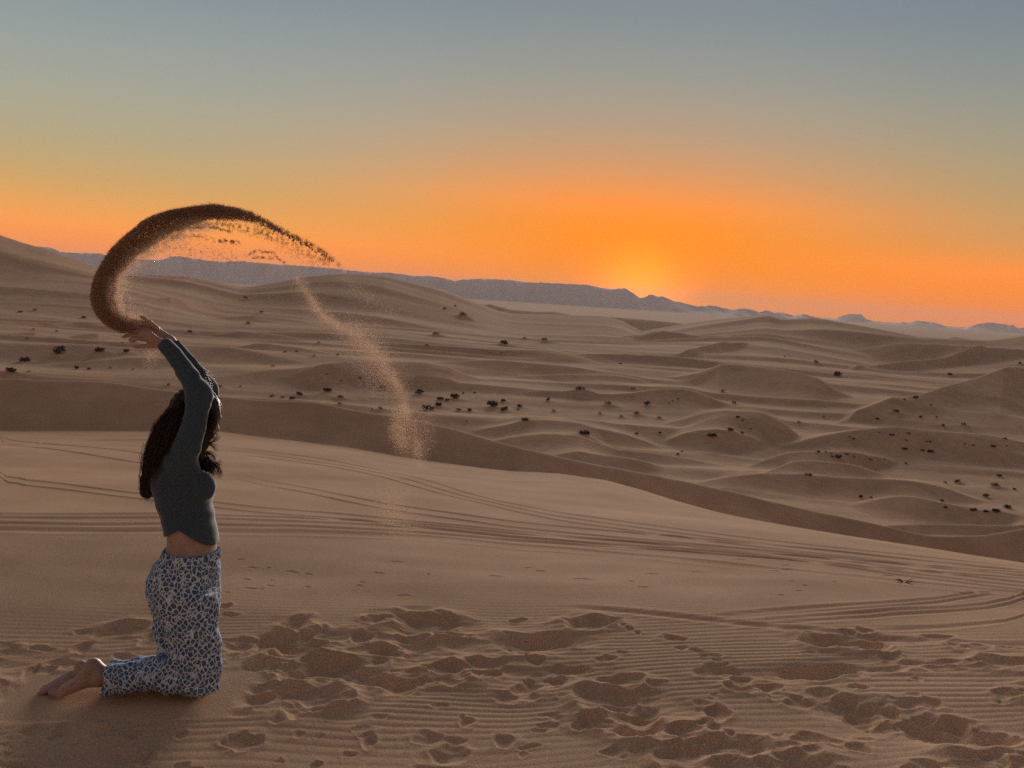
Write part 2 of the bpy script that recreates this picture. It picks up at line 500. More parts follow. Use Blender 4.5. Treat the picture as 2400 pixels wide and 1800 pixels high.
for pts, A, upf, rmin in STROKES:
    A = A * (.6 if rmin < 160 else .8)
    P = dense(pts, 9)
    e0 = ground_hit(*pts[0], rmin=max(rmin * .7, 60), field=BASE, lift=A * .35)
    e1 = ground_hit(*pts[-1], rmin=max(rmin * .7, 60), field=BASE, lift=A * .35)
    ra_, rb_ = min(e0[1], 560), min(e1[1], 560)
    lim = 1.7
    ra_, rb_ = min(ra_, rb_ * lim), min(rb_, ra_ * lim)
    aa, sl_ = sight(P[:, 0], P[:, 1], 1.0); sl_ = sl_ - CAM[2]
    rr = np.interp(aa, [aa[0], aa[-1]], [ra_, rb_])
    zz = CAM[2] + sl_ * rr
    js = np.nonzero((AZ > aa[0] - .004) & (AZ < aa[-1] + .004))[0]
    rj = np.interp(AZ[js], aa, rr)
    tt = (AZ[js] - aa[0]) / (aa[-1] - aa[0])
    end = np.clip(np.minimum(tt, 1 - tt) * 2.6 + .01, 0, 1)
    end = end * (2 - end)
    if pts[-1][0] >= 2390: end = np.where(tt > .5, 1, end)
    if pts[0][0] <= 0: end = np.where(tt < .5, 1, end)
    rj = rj + noise(AZ[js] * 16, AZ[js] * 0 + A * 7, 17) * A * 1.3
    kj = np.searchsorted(rows, rj)
    zb = BASE[kj, js]
    Aj = np.clip(np.interp(AZ[js], aa, zz) - zb, .15 * A, 1.5 * A) * end
    wf = (Aj * 7.0 + 1.5)[None]          # run of the face that looks at the camera
    wb = (Aj * 14.0 + 3.0)[None]
    d = (RR[ia:ib][:, js] - rj[None])
    face = np.clip(1 + d / wf, 0, 1); back = np.clip(1 - d / wb, 0, 1)
    prof = np.where(d < 0, face * face * (1.9 - .9 * face), back ** 1.7)
    Hs = H[ia:ib][:, js]
    # flatten the procedural relief under the placed dune, then add it
    blend = np.where(d < 0, np.clip(1 + d / (wf * 1.3), 0, 1), back) * end[None] * .55
    H[ia:ib][:, js]
    Hn = Hs * (1 - blend) + (BASE[ia:ib][:, js] + (Hs - BASE[ia:ib][:, js]) * .25) * blend + Aj[None] * prof
    H[ia:ib, js] = Hn

# far low dunes seen in the gap
for pts, rfar in (([(1105, 722), (1123, 711), (1150, 709), (1175, 716), (1200, 723), (1254, 727), (1298, 727), (1335, 734), (1360, 744)], 1150.),
                  ([(1240, 742), (1330, 739), (1417, 739), (1482, 744), (1560, 751), (1600, 756)], 980.),
                  ([(2200, 800), (2231, 790), (2260, 793), (2312, 802)], 1100.)):
    P = dense(pts, 9)
    aa, zz = sight(P[:, 0], P[:, 1], rfar)
    js = np.nonzero((AZ > aa[0]) & (AZ < aa[-1]))[0]
    zj = np.interp(AZ[js], aa, zz)
    d = (RR[:, js] - rfar)
    w = np.where(d < 0, np.clip(1 + d / 90, 0, 1) ** 1.3, np.clip(1 - d / 200, 0, 1) ** 1.6)
    cur = H[:, js]
    H[:, js] = np.where(zj[None] > cur, cur * (1 - w) + zj[None] * w, cur)

# ------------------------------------------------------------------ near sand: undulation, pits, ripples, tyre tracks
i0 = np.nonzero(rows > 2.6)[0][0]; i1 = np.nonzero(rows > 36)[0][0]
x, y, r_ = XX[i0:i1], YY[i0:i1], RR[i0:i1]
inview = (1 - sstep(np.abs(AZ), R(42), R(47)))[None]
und = noise(x / 1.7, y / .9, 61) * .012 + noise(x / .6, y / .42, 62) * .005
und *= (1 - sstep(r_, 7, 10))
und += noise(x / 1.3, y / .8, 64) * .018 * sstep(r_, 24, 30)
und += noise(x / 7, y / 5, 63) * .05 * sstep(r_, 8, 14) * (1 - sstep(r_, 20, 27))
H[i0:i1] += und
PIT = {
 (500, 1400, 3.687): "590,860,170,235;1280,1480,165,205;1540,2090,110,210;1740,1990,190,250;870,1020,240,280;1180,1380,275,345;360,700,290,385;620,880,280,325;1540,1980,310,385;1860,2212,290,330;60,360,350,440;490,990,360,470;60,200,460,500;1380,1640,340,470;650,1240,465,580;1360,1560,500,540;1620,1870,465,500;260,560,520,590;520,850,560,690;1080,1400,580,660;1240,1600,640,710;1780,2212,570,670;100,560,645,780;640,1180,655,860;1420,1760,690,775;20,290,740,900;560,940,865,960;260,560,830,880;480,600,1025,1060;100,400,1165,1245;1270,1420,1150,1225;1830,2212,1260,1355;1700,2000,1160,1210;1100,1250,1310,1335;830,930,1400,1450;1700,2060,1435,1475;0,350,965,1000;1990,2212,1200,1240;1250,1380,1150,1180",
 (1000, 1400, 3.687): "1180,1620,160,235;720,870,180,210;570,1290,315,400;640,740,400,425;690,790,428,452;760,850,455,480;800,900,485,510;850,1010,515,560;330,780,505,575;0,480,570,670;490,670,630,680;980,1400,580,630;1040,1240,650,715;720,1000,685,800;1520,1880,670,750;1220,1840,765,890;1370,1560,860,910;580,940,815,870;270,400,1020,1075;1040,1190,1000,1030;940,1160,1065,1100;1250,1480,1000,1090;1480,2100,930,1090;1720,2000,1090,1180;900,1090,1110,1140;1500,1740,1290,1340;2040,2212,1270,1330;560,780,1185,1250;760,1010,1260,1290;1900,2050,735,760;1650,1720,240,262;1720,1790,270,290;1790,1860,300,320;1630,1740,465,485;1450,1640,510,545",
 (1500, 1400, 3.687): "1340,1780,315,385;1710,2180,360,430;160,380,335,375;1230,1880,570,640;450,890,590,640;790,970,655,705;740,980,700,770;1010,1240,730,780;1090,1280,795,840;1440,1720,785,830;1230,1520,845,900;1620,1880,840,900;1770,2110,930,1020;2000,2212,900,980;520,790,935,1005;1810,1940,615,660;480,570,1065,1095;580,700,1100,1140;700,840,1150,1190;360,520,1195,1250;230,590,1110,1195;510,1100,1200,1310;190,650,1270,1420;780,1050,1310,1365;1120,1640,1320,1450;1330,1690,1170,1240;1100,1250,1170,1200;1800,2000,1260,1310;1900,2212,1060,1110;430,600,880,905;1730,1860,275,300;300,420,440,460;420,540,460,485;500,620,500,520;600,720,540,560;680,780,575,592;1850,2000,260,290",
 (1900, 1350, 3.686): "585,775,670,710;470,900,785,820;900,1320,785,818;580,1000,740,765;1000,1400,738,762;1390,1843,705,765;930,1250,500,530;1150,1350,580,615;1360,1590,590,625;540,800,1090,1165;280,620,1115,1200;1600,1843,990,1035;640,960,1055,1100;940,1130,1060,1110;850,1080,1200,1240;760,1180,1240,1310;1170,1390,1210,1300;1090,1380,1315,1340;1170,1843,1340,1450;1460,1690,1490,1560;800,1200,1600,1659;1240,1750,1575,1640;340,500,945,970;850,970,878,895;1600,1740,590,610",
 (0, 1560, 3.687): "0,340,200,280;0,180,305,360;230,480,20,100;920,1500,400,470;830,1120,490,555;1100,1260,530,590;440,620,500,580;170,360,520,575;1490,1620,555,590;1940,2212,580,655;930,1180,740,805;1190,1330,730,800;960,1160,815,865;0,370,830,885;1480,1720,290,350;1200,1450,660,700;1500,1640,820,860;830,1000,360,385;0,120,740,770",
 (60, 1200, 3.457): "600,950,890,950;380,540,955,975;900,1110,990,1040;380,550,1065,1110;180,420,1190,1220;690,880,1140,1175;1570,1660,760,790;1580,1720,830,850;0,110,1230,1300;0,250,1090,1110;1590,1900,1010,1040;1600,1760,1100,1150",
}
pit = np.zeros_like(x)
rng = np.random.RandomState(3)


def stamp(px, py, wpx, hpx, strength=1.0, rim=.22):
    a, rr0, zz0 = ground_hit(px, py, rmin=3.0, field=BASE)
    if rr0 > 34: return
    cxw, cyw = rr0 * math.sin(a), rr0 * math.cos(a)
    sc = rr0 / FPX
    graz = (CAM[2] - zz0) / rr0
    ax = max(wpx * sc * .5, .02); by = max(hpx * sc / graz * .5, .03)
    by = min(by, max(ax * 1.5, .1))
    R_ = max(ax, by) * 2.1
    k0, k1 = np.searchsorted(rows[i0:i1], [rr0 - R_, rr0 + R_])
    c0, c1 = np.searchsorted(AZ, [a - R_ / rr0 * 1.1, a + R_ / rr0 * 1.1])
    if k1 <= k0 or c1 <= c0: return
    dx = (x[k0:k1, c0:c1] - cxw) / ax; dy = (y[k0:k1, c0:c1] - cyw) / by
    xs_, ys_ = x[k0:k1, c0:c1], y[k0:k1, c0:c1]
    dx = dx + .42 * noise(xs_ / (ax * 1.1), ys_ / (by * 1.3), 101) + .05 * noise(xs_ / .05, ys_ / .05, 102)
    dy = dy + .38 * noise(xs_ / (ax * .9), ys_ / (by * 1.1), 103) + .05 * noise(xs_ / .05, ys_ / .05, 104)
    ang = np.arctan2(dy, dx); ph = rng.rand(3) * 6.3
    q = np.hypot(dx, dy) / (1 + .10 * np.sin(2 * ang + ph[0]) + .07 * np.sin(3 * ang + ph[1]) + .04 * np.sin(5 * ang + ph[2]))
    depth = strength * min(.20 * by + .003, .062)
    bowl = -depth * (1 - q * q) + depth * rim
    skirt = depth * rim * np.exp(-((q - 1) / .38) ** 2)
    hgt = np.where(q < 1, bowl, skirt)
    cur = pit[k0:k1, c0:c1]
    # neighbouring bowls meet in sharp ridges
    pit[k0:k1, c0:c1] = np.where(q < 1, np.where(cur < -1e-4, np.minimum(cur, hgt), hgt + np.maximum(cur, 0) * .5),
                                 np.where(cur < 0, cur, np.maximum(cur, skirt)))


for (ox, oy, sc), s in PIT.items():
    for q in s.split(';'):
        x0, x1, ya, yb = map(float, q.split(','))
        hh = (yb - ya) / sc
        stamp(ox + (x0 + x1) / 2 / sc, oy + yb / sc - hh * .12, (x1 - x0) / sc * 1.06, hh * 2.05, 1.0)
for k in range(150):       # trampled sand carries on outside the frame
    px = rng.choice([rng.uniform(-1100, -40), rng.uniform(2440, 3500)]); stamp(px, rng.uniform(1480, 1850), rng.uniform(40, 150), rng.uniform(14, 60), 1.0)
for k in range(60):        # small scuffs
    px = rng.uniform(-100, 2500); py = rng.uniform(1500, 1830)
    if 80 < px < 560 and py < 1660: continue
    stamp(px, py, rng.uniform(12, 60), rng.uniform(4, 14), .7, .3)
for k in range(46):         # the odd mark on the smooth slope
    stamp(rng.uniform(500, 2300), rng.uniform(1310, 1400), rng.uniform(12, 46), rng.uniform(2, 4), .55, .2)
churn = np.clip(np.abs(pit) / .012, 0, 1)
near = 1 - sstep(r_, 8.3, 10)
H[i0:i1] += pit
# rough lumps pressed up between the marks
lump = 1.5 * np.abs(noise(x / .85, y / .42, 70)) + .8 * np.abs(noise(x / .30, y / .21, 71)) + .25 * np.abs(noise(x / .12, y / .08, 72))
def blur(a_, nr, nc_):
    for ax, w_ in ((0, nr), (1, nc_)):
        pad = [(0, 0), (0, 0)]; pad[ax] = (w_ + 1, w_)
        cs_ = np.cumsum(np.pad(a_, pad, mode='edge'), axis=ax)
        a_ = (np.take(cs_, range(2 * w_ + 1, cs_.shape[ax]), ax) - np.take(cs_, range(0, cs_.shape[ax] - 2 * w_ - 1), ax)) / (2 * w_ + 1)
    return a_
zone = blur(blur(churn, 14, 30), 10, 20)
zone = np.clip(zone * 2.2 - .35, 0, 1)
H[i0:i1] += -(lump - .6) * .050 * zone * near
# flat bed pressed under the legs and feet
leg = np.clip(1.25 - np.maximum(np.abs(x + 1.53) / .46, np.abs(y - 4.52) / .24), 0, .25) * 4
leg = leg * leg * (3 - 2 * leg)
H[i0:i1] = H[i0:i1] * (1 - leg) + (BASE[i0:i1] - .006) * leg
churn = np.maximum(churn, leg)
# wind ripples
tilt = y - .035 * x + noise(x / 1.6, y / .9, 81) * .13 + noise(x / .8, y / .3, 84) * .012 + noise(x / .5, y / .35, 82) * .015
rip = np.sin(tilt * 2 * np.pi / .060); rip = rip + .25 * np.sin(4 * np.pi * tilt / .060 + 1.2)
rmask = (1 - churn) * (1 - .8 * zone) * (.35 + .65 * sstep(noise(x / 2.3, y / 1.4, 83), -.35, .25)) * (1 - sstep(r_, 5.0, 6.4))
H[i0:i1] += rip * .0015 * rmask * inview
# the hollow the kneeling figure presses into the sand
TR = [
 ([(480, 1043), (620, 1056), (790, 1080), (960, 1118), (1150, 1170), (1300, 1202), (1560, 1238), (1800, 1268), (2100, 1300), (2400, 1333)], (0, 9, 18)),
 ([(0, 1118), (60, 1125), (330, 1159), (499, 1177), (617, 1191), (800, 1204), (1000, 1226), (1300, 1254), (1700, 1290), (2400, 1348)], (0, 12)),
 ([(505, 1099), (617, 1122), (900, 1183), (1282, 1233), (1800, 1278), (2400, 1341)], (0, 13)),
 ([(60, 1038), (240, 1030), (500, 1030)], (0,)),
 ([(0, 1030), (145, 1042), (330, 1067), (505, 1099)], (0,)),
 ([(0, 1040), (60, 1049), (337, 1088), (480, 1112)], (0,)),
 ([(0, 1206), (390, 1205), (617, 1211), (900, 1223), (1360, 1262), (1800, 1292), (2400, 1368)], (0, 9)),
 ([(0, 1228), (617, 1231), (900, 1243), (1360, 1277), (1800, 1305), (2400, 1388)], (0,)),
 ([(0, 1241), (617, 1243), (900, 1252), (1360, 1288), (1800, 1330), (2400, 1396)], (0, 4)),
 ([(1650, 1450), (1800, 1432), (2000, 1417), (2200, 1400), (2345, 1384)], (0, 8)),
 ([(1700, 1462), (1900, 1442), (2100, 1430), (2420, 1406)], (0, 10)),
 ([(2050, 1476), (2230, 1467), (2420, 1450)], (0,)),
 ([(1300, 1424), (1440, 1431), (1660, 1457), (1900, 1476), (2050, 1496), (2420, 1516)], (0,)),
]
for ti, (pts, offs) in enumerate(TR):
    if pts[-1][0] >= 2390:      # the tracks run on beyond the frame
        k_ = (pts[-1][1] - pts[-2][1]) / (pts[-1][0] - pts[-2][0]); pts = pts + [(pts[-1][0] + 700, pts[-1][1] + 700 * k_)]
    if pts[0][0] <= 60:
        k_ = (pts[1][1] - pts[0][1]) / (pts[1][0] - pts[0][0]); pts = [(pts[0][0] - 700, pts[0][1] - 700 * k_)] + pts
    for off in offs:
        P = dense(pts, 7); aa = []; rr = []
        for px, py in P:
            a, r0, z0 = ground_hit(px, py + off, rmin=3, field=BASE)
            aa.append(a); rr.append(r0)
        aa = np.array(aa); rr = np.array(rr)
        rr = np.convolve(np.pad(rr, 2, mode='edge'), np.ones(5) / 5, 'valid')
        js = np.nonzero((AZ > aa[0]) & (AZ < aa[-1]))[0]
        rj = np.interp(AZ[js], aa, rr)
        tt = (AZ[js] - aa[0]) / (aa[-1] - aa[0]); end = np.clip(np.minimum(tt, 1 - tt) * 12, 0, 1)
        if pts[0][0] <= 60: end = np.clip((1 - tt) * 12, 0, 1)
        if pts[-1][0] >= 2390: end = np.clip(tt * 12, 0, 1)
        wdt = .018 + .0040 * rj
        d = (r_[:, js] - rj[None]) / wdt[None]
        wob = 1 + .35 * noise(x[:, js] * 1.3, y[:, js] * .6, 90 + ti)
        H[i0:i1, js] += (-np.exp(-d * d) + .42 * np.exp(-((d - 1.9) / .9) ** 2) + .3 * np.exp(-((d + 1.9) / .9) ** 2)) \
            * (wdt * .17)[None] * end[None] * wob
SHR = {
 (0, 600, 3.687): "215,925,95,g,dark green round shrub second from the left edge on the dunes;90,1020,95,g,dark green shrub nearest the left edge of the dunes;515,855,110,g,wide dark shrub left of the hands on the pale sand;860,835,88,g,dark shrub below the sand arc left of the thumb;1090,838,60,g;720,540,45,g;660,978,45,g;770,982,38,g;175,492,42,g;300,474,40,d;955,972,30,d;1150,982,22,d;490,655,28,d;290,640,30,d;1320,912,24,d;1150,752,60,d;1640,662,44,g;2145,585,36,d;1060,762,24,d;235,722,34,d;250,1005,30,d;2120,372,40,d;1455,1122,36,d",
 (500, 640, 3.687): "985,1035,90,g,dark leafy shrub just above the brown dune crest left of the falling sand;740,1062,66,g,dark shrub with a thin upright twig above the dune crest;505,1076,52,d;600,1084,52,d;680,1090,60,g;1090,1137,40,d;1100,1095,70,d;1460,1004,66,d;1660,1015,34,d;1780,1050,84,g,brownish shrub right beside the falling sand;1960,1102,76,g;2085,1092,96,g,tall dark shrub in the clump right of the falling sand;2020,1106,46,g;1945,1155,70,g;1850,1195,125,g,widest dark shrub at the lower left of the shrub clump;300,443,42,d;415,343,38,d;515,808,38,d;1925,540,70,d;1845,640,40,d;2000,312,32,g;2090,285,26,g;2155,386,76,d,brown shrub high on the flank of the middle skyline dune;60,993,46,d;235,980,28,d;910,603,30,d;1075,710,30,d;720,682,36,d;280,225,34,d;1265,922,50,d;1105,935,26,d;980,888,34,d;1440,1180,50,d;1370,1180,24,d;870,722,30,d;620,684,30,d",
 (1000, 680, 3.687): "370,1040,46,g;370,1050,40,d;570,1020,112,g,wide double crowned shrub in the middle of the dune valley;670,1048,82,g;660,962,52,g;800,1015,56,g;1050,958,42,g;845,1145,68,g,round shrub alone on the pale dune shoulder;1360,1262,122,g,large dark shrub leaning on the sharp dune edge at centre;1905,1000,62,g,dark cone shaped shrub right of centre;1565,995,70,d;1810,1078,62,d;1495,1072,36,d;2005,1112,46,d;1095,1052,40,d;670,474,82,g,dark shrub on the slope right of the middle skyline dune;845,424,36,d;1015,447,72,d;310,238,66,d;1320,880,112,d;1675,638,32,g;1815,1248,36,g;2015,1240,30,g;2170,952,26,g;2125,956,26,d;2095,972,24,d;415,890,24,g;315,892,24,g;645,550,22,d;1780,860,50,d;790,1035,30,d;270,1050,60,d;1045,900,22,d;1275,935,22,d;1220,940,20,d;1680,1100,44,d;340,1140,34,d",
 (1400, 680, 3.687): "990,1275,92,g,dark shrub with a small spike on the dune floor right of centre;1150,1224,62,g;1250,1238,36,g;1215,1112,46,g;2075,752,78,g,dark shrub at the foot of the right skyline dune;695,1420,32,g;730,1395,24,g;1180,985,52,d;1740,1150,36,d;1080,882,44,d;1620,574,18,g;1265,1120,30,d;1250,1145,34,d;1890,635,50,d;1320,1215,30,d",
 (1800, 740, 3.687): "605,1242,68,g,darkest shrub in the small cluster before the long dune at right;555,1232,28,g;680,1215,42,g;435,1190,36,g;1185,1165,52,g;1335,1175,36,g;1405,1192,62,g,flat dark shrub on the pale sand at right;1070,1055,48,g;1195,1080,26,g;1945,1142,46,g,dark shrub near the right edge on the open valley floor;1775,1136,26,g;2050,1072,36,g;1190,1280,32,g;1275,722,52,g;1320,886,34,g;1455,882,22,g;1510,956,36,g;945,896,36,g;480,884,32,d;1100,850,76,d;2175,420,32,g;1570,515,46,g;1630,1450,50,g;1530,1448,36,d;705,1050,32,d;740,1080,30,g;1215,1030,40,d;1370,1102,22,g;1400,1104,22,g;545,1190,24,g;500,1185,20,g;745,1225,26,g;735,1205,20,g;1010,1248,20,g;885,1270,50,d;1690,952,50,d;2060,1136,22,g;960,1020,26,d;1180,735,24,g;1405,776,24,g;1700,1125,20,g",
 (1500, 960, 2.458): "2050,600,52,g,dark shrub above the pale curved sand edge at far right;1990,598,34,g;1920,594,42,g;1760,576,30,g;1740,530,26,g;2115,570,44,g;1990,505,36,g;970,388,52,d;1270,510,28,g;1330,510,18,g;2155,464,24,g;2045,452,60,d;2070,386,30,g;1830,425,34,d",
}
SPOTS = []
for (ox, oy, sc), q_ in SHR.items():
    for q in q_.split(';'):
        f_ = q.split(',')
        px = ox + float(f_[0]) / sc; py = oy + float(f_[1]) / sc; wpx = float(f_[2]) / sc
        a, r0, z0 = ground_hit(px, py + 1, rmin=40, rmax=760)
        wid = wpx * r0 / FPX * .9
        # sand piled up round the foot of the shrub
        rad = wid * 1.15; hm = wid * (.20 if f_[3] == 'g' else .30)
        k0, k1 = np.searchsorted(rows, [r0 - rad * 2.5, r0 + rad * 2.5]); c0, c1 = np.searchsorted(AZ, [a - rad * 2.5 / r0, a + rad * 2.5 / r0])
        cxw, cyw = r0 * math.sin(a), r0 * math.cos(a)
        q2 = ((XX[k0:k1, c0:c1] - cxw - .25 * rad) / rad / 1.2) ** 2 + ((YY[k0:k1, c0:c1] - cyw) / rad) ** 2
        H[k0:k1, c0:c1] += hm * np.exp(-q2 * 1.4)
        SPOTS.append((a, r0, z0 + hm * .8, wid, f_, px, py))
TERR = H
V = np.stack([XX, YY, H], -1).reshape(-1, 3)
ii = np.arange(NR * NC).reshape(NR, NC)
F = np.stack([ii[:-1, :-1], ii[:-1, 1:], ii[1:, 1:], ii[1:, :-1]], -1).reshape(-1, 4)
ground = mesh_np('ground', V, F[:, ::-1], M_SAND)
tag(ground, 'brown desert sand with ripples, pits, tyre tracks and rolling dunes', kind='structure')
del V, F, ii

# ------------------------------------------------------------------ far mountains
def mountain_material():
    m, t, b = new_mat('far_rock')
    geo = N(t, 'ShaderNodeNewGeometry')
    n = N(t, 'ShaderNodeTexNoise'); n.inputs['Scale'].default_value = .004; n.inputs['Detail'].default_value = 6
    t.links.new(geo.outputs['Position'], n.inputs['Vector'])
    t.links.new(ramp(t, n.outputs[0], [(.3, (.60, .53, .51, 1)), (.7, (.70, .62, .60, 1))], 'LINEAR'), b.inputs['Base Color'])  # rock colour paled to stand in for part of the distance haze
    b.inputs['Roughness'].default_value = 1.0
    b.inputs['Specular IOR Level'].default_value = .05
    return m


M_ROCK = mountain_material()


def mountain(name, pts, r0, depth, base, label, seed):
    P = np.array(pts, float)
    xs = np.arange(P[0, 0], P[-1, 0] + .1, 2.0)
    ys = np.interp(xs, P[:, 0], P[:, 1])
    jag = noise(xs / 9.0, xs * 0 + .5, seed) * .9 + noise(xs / 3.5, xs * 0 + 2.5, seed + 1) * .5
    ys = ys + jag
    a, z = sight(xs, ys, r0)
    # ridge dies out at both ends
    e = np.clip(np.minimum(np.arange(len(xs)), len(xs) - 1 - np.arange(len(xs))) / 6.0, 0, 1)
    z = base + (z - base) * e
    prof = [(-.42, 0), (-.36, .10), (-.30, .22), (-.23, .38), (-.16, .56), (-.10, .74), (-.045, .89), (0, 1.0), (.12, .93), (.4, .6), (.8, .2), (1.2, 0)]
    V = []
    for t_, hgt in prof:
        rr = r0 + depth * t_ + noise(a * 90 + t_ * 2, a * 0 + t_ * 3, seed + 3) * depth * .10 * (abs(t_) > .01)
        hh = hgt * (1 + (.16 * noise(a * 130, a * 0 + t_ * 2.4, seed + 2) if 0 < hgt < .95 else 0))
        zz = base - 3 + (z - base + 3) * hh
        V.append(np.stack([rr * np.sin(a), rr * np.cos(a), zz], -1))
    V = np.stack(V)
    n0, n1 = V.shape[:2]
    ii = np.arange(n0 * n1).reshape(n0, n1)
    F = np.stack([ii[:-1, :-1], ii[1:, :-1], ii[1:, 1:], ii[:-1, 1:]], -1).reshape(-1, 4)
    o = mesh_np(name, V.reshape(-1, 3), F, M_ROCK)
    tag(o, label, kind='structure')


MESA = [(-60, 572), (60, 576), (100, 578.6), (119, 580), (142, 590.5), (179, 593), (233, 594), (245, 597), (300, 607), (331, 608), (381, 609),
        (400, 601), (419, 601), (445, 604), (486, 611), (517, 613), (543, 612), (571, 613), (666, 620), (761, 627), (856, 637), (868, 638),
        (922, 640), (971, 647), (1004, 646), (1025, 649), (1069, 658), (1090, 655), (1123, 653), (1200, 656.5), (1238, 662), (1308, 664),
        (1379, 668), (1401, 673), (1428, 677), (1444, 676), (1466, 676), (1482, 685), (1501, 699), (1512, 696), (1525, 689), (1539, 694),
        (1555, 695), (1580, 706), (1591, 707), (1634, 718), (1667, 716), (1688, 720), (1715, 726), (1737, 722), (1764, 725), (1781, 732),
        (1797, 727), (1813, 733), (1827, 731), (1859, 740), (1884, 736), (1900, 740), (1932, 746)]
mountain('mountain_ridge', MESA, 8000., 900., -58., 'long hazy flat topped mountain ridge along the horizon', 3)
BUTTE = [(1870, 750), (1932, 746), (1957, 747), (1981, 738), (1990, 736), (2019, 736), (2030, 747), (2063, 757), (2095, 758), (2117, 754),
         (2128, 757), (2150, 751), (2193, 756), (2215, 764), (2258, 769), (2296, 759), (2323, 756), (2375, 762), (2385, 768), (2400, 768), (2520, 778)]
mountain('distant_mountains', BUTTE, 10600., 700., -59., 'pale distant flat topped hills at the right end of the horizon', 9)

# pale salt flat on the plain
def blob_patch(name, px0, px1, py, r_half, mat, label):
    xs = np.linspace(px0, px1, 40)
    a, z = sight(xs, xs * 0 + py, 1.0)
    s = z - CAM[2]
    V = []
    mid_r = 5200.
    for k, u in enumerate(np.linspace(-1, 1, 9)):
        tt = np.linspace(-1, 1, 40)
        rr = mid_r + u * r_half * np.sqrt(np.clip(1 - tt**2, 0.02, 1)) * (1 + .3 * noise(tt * 3, tt * 0 + (u > 0), 14))
        zz = [TERR[min(np.searchsorted(rows, q), NR - 1), col_of(b_)] for q, b_ in zip(rr, a)]
        V.append(np.stack([rr * np.sin(a), rr * np.cos(a), np.array(zz) + 2.0], -1))
    V = np.stack(V); ii = np.arange(V.shape[0] * V.shape[1]).reshape(V.shape[:2])
    F = np.stack([ii[:-1, :-1], ii[1:, :-1], ii[1:, 1:], ii[:-1, 1:]], -1).reshape(-1, 4)
    o = mesh_np(name, V.reshape(-1, 3), F, mat); tag(o, label, kind='structure')


m_salt, _t, _b = new_mat('pale_salt'); _b.inputs['Base Color'].default_value = (.62, .58, .54, 1); _b.inputs['Roughness'].default_value = .9
blob_patch('salt_flat_ground', 601, 655, 657, 420, m_salt, 'small pale salt flat on the plain below the left ridge')

# ------------------------------------------------------------------ desert shrubs
def leaf_mat(name, c0, c1):
    m, t, b = new_mat(name)
    geo = N(t, 'ShaderNodeNewGeometry')
    n = N(t, 'ShaderNodeTexNoise'); n.inputs['Scale'].default_value = 6.0
    t.links.new(geo.outputs['Position'], n.inputs['Vector'])
    t.links.new(ramp(t, n.outputs[0], [(.35, c0), (.65, c1)], 'LINEAR'), b.inputs['Base Color'])
    b.inputs['Roughness'].default_value = .8
    b.inputs['Specular IOR Level'].default_value = .2
    return m


M_SHRUB = leaf_mat('shrub_green', (.055, .052, .036, 1), (.115, .100, .068, 1))
M_DRY = leaf_mat('shrub_dry', (.085, .060, .040, 1), (.15, .10, .065, 1))


def shrub_mesh(seed, dry, flat):
    g_ = np.random.RandomState(seed)
    V = []; F = []
    # woody stems
    for k in range(16):
        th = g_.uniform(0, 6.28); ph = g_.uniform(.15, 1.2)
        L = g_.uniform(.5, 1.0) * .55
        d = np.array([math.cos(th) * math.sin(ph), math.sin(th) * math.sin(ph), math.cos(ph) * flat])
        s = np.array([-math.sin(th), math.cos(th), 0]); n0 = len(V)
        bend = np.array([0, 0, .06])
        for q, w in ((0, .016), (.5, .011), (1, .004)):
            c = d * L * q + bend * q * q - np.array([0, 0, .04])
            u = np.cross(d, s)
            V += [c + s * w, c - s * w * .5 + u * w * .9, c - s * w * .5 - u * w * .9]
        for e in (0, 3):
            for i in range(3):
                j = (i + 1) % 3
                F.append((n0 + e + i, n0 + e + j, n0 + e + 3 + j, n0 + e + 3 + i))
    # leaf clumps
    nc = 26 if not dry else 20
    for c in range(nc):
        th = g_.uniform(0, 6.28); q = g_.uniform(.1, 1) ** .6 * .46
        zc = (.08 + .42 * flat * g_.uniform(.2, 1) * math.sqrt(max(0, 1 - (q / .55) ** 2)))
        cc = np.array([math.cos(th) * q, math.sin(th) * q, zc]); rad = g_.uniform(.06, .14)
        for l in range(64 if not dry else 34):
            p = cc + g_.normal(size=3) * rad * .6
            p[2] = max(p[2], .01)
            u = g_.normal(size=3); u /= np.linalg.norm(u); v = np.cross(u, g_.normal(size=3)); v /= np.linalg.norm(v)
            a_, b_ = (.040, .020) if not dry else (.07, .009)
            n0 = len(V)
            V += [p - u * a_, p + v * b_, p + u * a_, p - v * b_]
            F.append((n0, n0 + 1, n0 + 2, n0 + 3))
    return mesh_np('desert_shrub', np.array(V), np.array(F), M_DRY if dry else M_SHRUB, smooth=False, link=False).data


